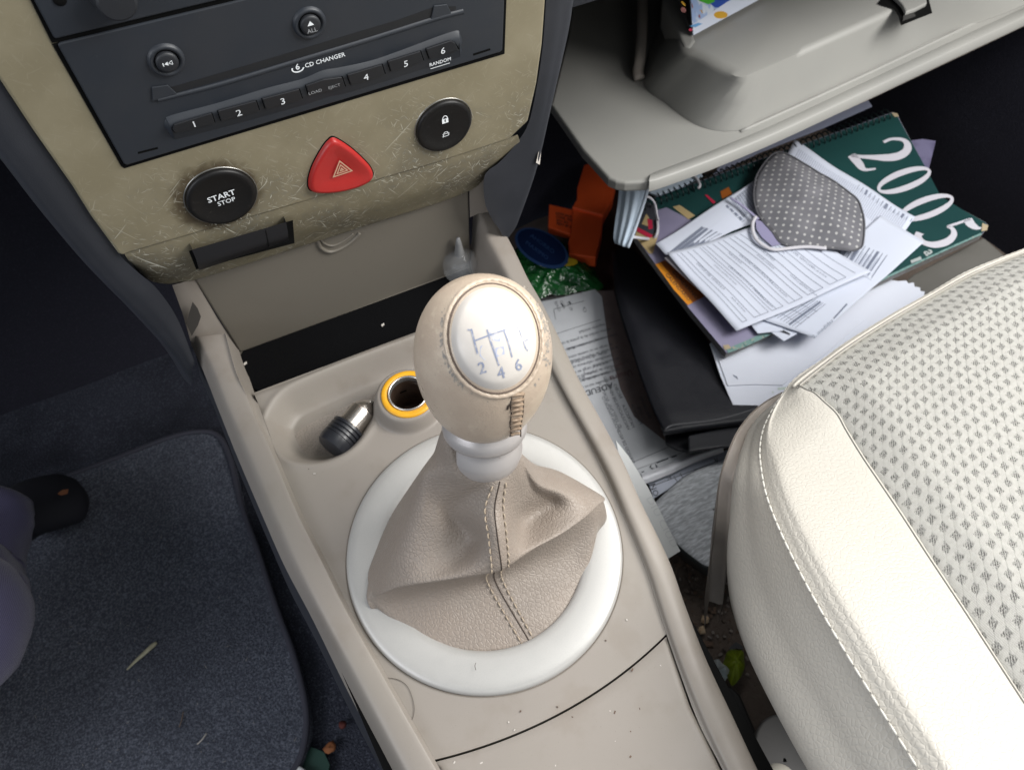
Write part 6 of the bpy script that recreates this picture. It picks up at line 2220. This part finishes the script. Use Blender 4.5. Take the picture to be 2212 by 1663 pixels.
for part, m, nm in ((geos[:80], M('grey_grit', (.22, .19, .17), .9), 'floor_grit'), (geos[80:160], M('brown_grit', (.13, .085, .06), .9), 'floor_grit'), (geos[160:], FLOORDIRT, 'floor_grit')):
    v, f = join(part)
    props(mk(nm, v, f, m, None, smooth=False), 'crumbs and grit scattered on the brown floor between console and seat', 'grit', None, 'stuff')
tw = tube('dry_twig', cr([H(1456, 1250, .012), H(1461, 1230, .016), H(1469, 1204, .014)], 12), .0007, M('twig_bark', (.14, .10, .07), .8), None, seg=5)
props(tw, 'thin dry twig on the floor below the white card', 'twig')

# ------------------------------------------------------------------ driver's side
fm = thing('floor_mat', 'dark blue-grey pile floor mat with bound edge in the driver footwell', 'floor mat', H(300, 1300, .004))
mp = [(-260, 1180), (126, 1034), (250, 988), (372, 942), (440, 930), (476, 942), (500, 990), (524, 1087), (560, 1187), (598, 1305), (634, 1402), (656, 1480), (667, 1545), (664, 1600), (650, 1648), (620, 1690), (560, 1730), (300, 1800), (-260, 1900)]
mo3 = cr([H(*q, .014) for q in mp], 200, closed=True)
prism_top = mo3
cen_ = mo3.mean(0)
nr_ = 40
rows = [cen_ + (mo3 - cen_) * s_ + np.array([0, 0, 1.0]) * (.0015 * np.sin(np.linspace(0, 30, 200)) * s_ * (1 - s_))[:, None] for s_ in np.linspace(0, 1, nr_)]
rows.append(mo3 + np.array([0, 0, -.012]))
fix_normals(mk('mat_pile', np.array(rows).reshape(-1, 3), gfaces(nr_ + 1, 200, wc=True), FLOORMAT, fm))
tube('bound_edge', np.vstack([cen_ + (mo3 - cen_) * .992 + np.array([0, 0, .001]), cen_ + (mo3[:1] - cen_) * .992 + np.array([0, 0, .001])]), .0030, M('mat_binding', (.045, .045, .062), .8, bumps=[('noise', 900, .0006, .8)]), fm, seg=8, caps=False, flat=.7)
geos, g2 = [], []
for k in range(2600):
    x, y = rng.uniform(40, 660), rng.uniform(1150, 1680)
    c = H(x, y, .0150)
    if not inside(np.array([x]), np.array([y]), np.array(mp))[0]: continue
    a = rng.uniform(0, math.pi)
    d = np.array([math.cos(a), math.sin(a), rng.uniform(-.2, .6)])
    ln_ = rng.uniform(.0012, .0034)
    n2 = np.array([-math.sin(a), math.cos(a), 0]) * .00022
    (geos if k % 40 else g2).append((np.array([c - n2, c + n2, c + d * ln_ + n2 * .3, c + d * ln_ - n2 * .3]), [(0, 1, 2, 3)]))
v, f = join(geos)
props(mk('pile_fibres', v, f, M('pile_fibre', (.085, .092, .115), .9), fm, smooth=False), kind='stuff')
v, f = join(g2)
props(mk('pale_lint', v, f, DUST, fm, smooth=False), kind='stuff')
sp_ = cr([H(274, 1446, .0165), H(292, 1428, .0172), H(312, 1410, .0178), (H(326, 1397, .018)), H(338, 1387, .0172)], 24)
st_ = tube('straw_piece', sp_, np.interp(np.linspace(0, 1, 24), [0, .15, .6, .9, 1], [.0008, .0014, .0024, .0026, .0016]), STRAW, None, seg=8, flat=.6)
props(st_, 'pale dry straw splinter lying on the dark driver floor mat', 'straw')
for pts, lab in ((((426, 1607), (446, 1583)), 'thin pale fibre near the lower right of the driver mat'), (((387, 1570), (396, 1536)), 'thin brown fibre on the driver mat above the pale fibre')):
    o = tube('loose_fibre', cr([H(*pts[0], .0160), H(*((np.array(pts[0]) + pts[1]) / 2 + 1), .0166), H(*pts[1], .0160)], 8), .0006, DUST if 'pale' in lab.split('fibre')[0] else M('brown_fibre', (.16, .12, .10), .9), None, seg=5)
    props(o, lab, 'fibre')
# heel of a dark shoe and the leg of the person in the driver's seat
pe = thing('person', 'person at the driver seat, only a knee and shin in blue-violet twill trousers showing', 'person', H(60, 1150, .02))
pts = [D(-1000, 2000, .46), D(-560, 1700, .50), D(-330, 1540, .52), D(-200, 1420, .55), D(-118, 1362, .572), D(-108, 1330, .60), D(-96, 1240, .64), D(-62, 1150, .66), D(-44, 1090, .675)]
rr = [.088, .080, .070, .060, .0555, .054, .049, .045, .043]
k = np.linspace(0, 8, 60)
path = crp(np.array(pts), k)
rad_ = np.interp(k, range(9), rr)
v, f = tube_geo(path, rad_, 48)
v = v.reshape(60, 48, 3)
for i in range(60):
    for j in range(48):
        a = 2 * math.pi * j / 48
        c = path[i]
        v[i, j] = c + (v[i, j] - c) * (1 + .03 * math.sin(5 * a + i * .35) * math.sin(i * .5) + .022 * math.sin(3 * a - i * .8) + .016 * math.sin(9 * a + i * 1.1) * math.sin(i * .7 + a))
body = fix_normals(mk('trouser_leg', v.reshape(-1, 3), f, BLUECLOTH, pe))
sh0 = [H(20, 1130, .050), H(60, 1100, .052), H(110, 1085, .050), H(150, 1080, .044), H(184, 1078, .034)]
p_ = crp(np.array(sh0), np.linspace(0, 4, 24))
v, f = tube_geo(p_, np.interp(np.linspace(0, 1, 24), [0, .2, .6, .85, 1], [.034, .036, .034, .028, .012]), 20, flat=.62)
shoe = fix_normals(mk('shoe', v, f, SHOE, pe))
pr('shoe_tag', poly_geo([(124, 1066), (134, 1058), (148, 1056), (146, 1066), (132, 1070)], lambda x, y: H(x, y, .0745)), ORTIP, pe)

gp_ = prism('green_scrap', [H(*q, .008) for q in ((655, 1640), (672, 1612), (700, 1624), (712, 1650), (704, 1690), (650, 1700))], np.array([0, 0, -.003]), M('dark_green_card', (.012, .05, .036), .6), None)
props(gp_, 'dark green card scrap on the floor at the bottom edge by the mat', 'card scrap')
wp = prism('white_tube', [H(*q, .016) for q in ((628, 1668), (634, 1652), (642, 1650), (652, 1656), (680, 1676), (640, 1700))], np.array([0, 0, -.006]), WHITEPL, None, bev=.002)
props(wp, 'white paper tip poking in at the bottom edge beside the floor mat', 'paper tip')
for (x, y, r, m, lab) in ((714, 1616, .0052, M('orange_leaf', (.28, .10, .035), .8), 'small orange leaf bit on the dark floor left of the console'), (741, 1567, .0035, M('red_leaf', (.10, .02, .015), .8), 'small dark red bit on the floor close to the console side')):
    c = H(x, y, .006)
    vv, ff = lathe_geo(c, (0, .1, 1), [(.0001, 0), (r * .7, .0004), (r, .0016), (r * .6, .0030), (.0001, .0034)], 9)
    vv = vv + rng.normal(0, r * .12, vv.shape)
    props(mk('leaf_bit', vv, ff, m, None, smooth=True), lab, 'leaf bit')
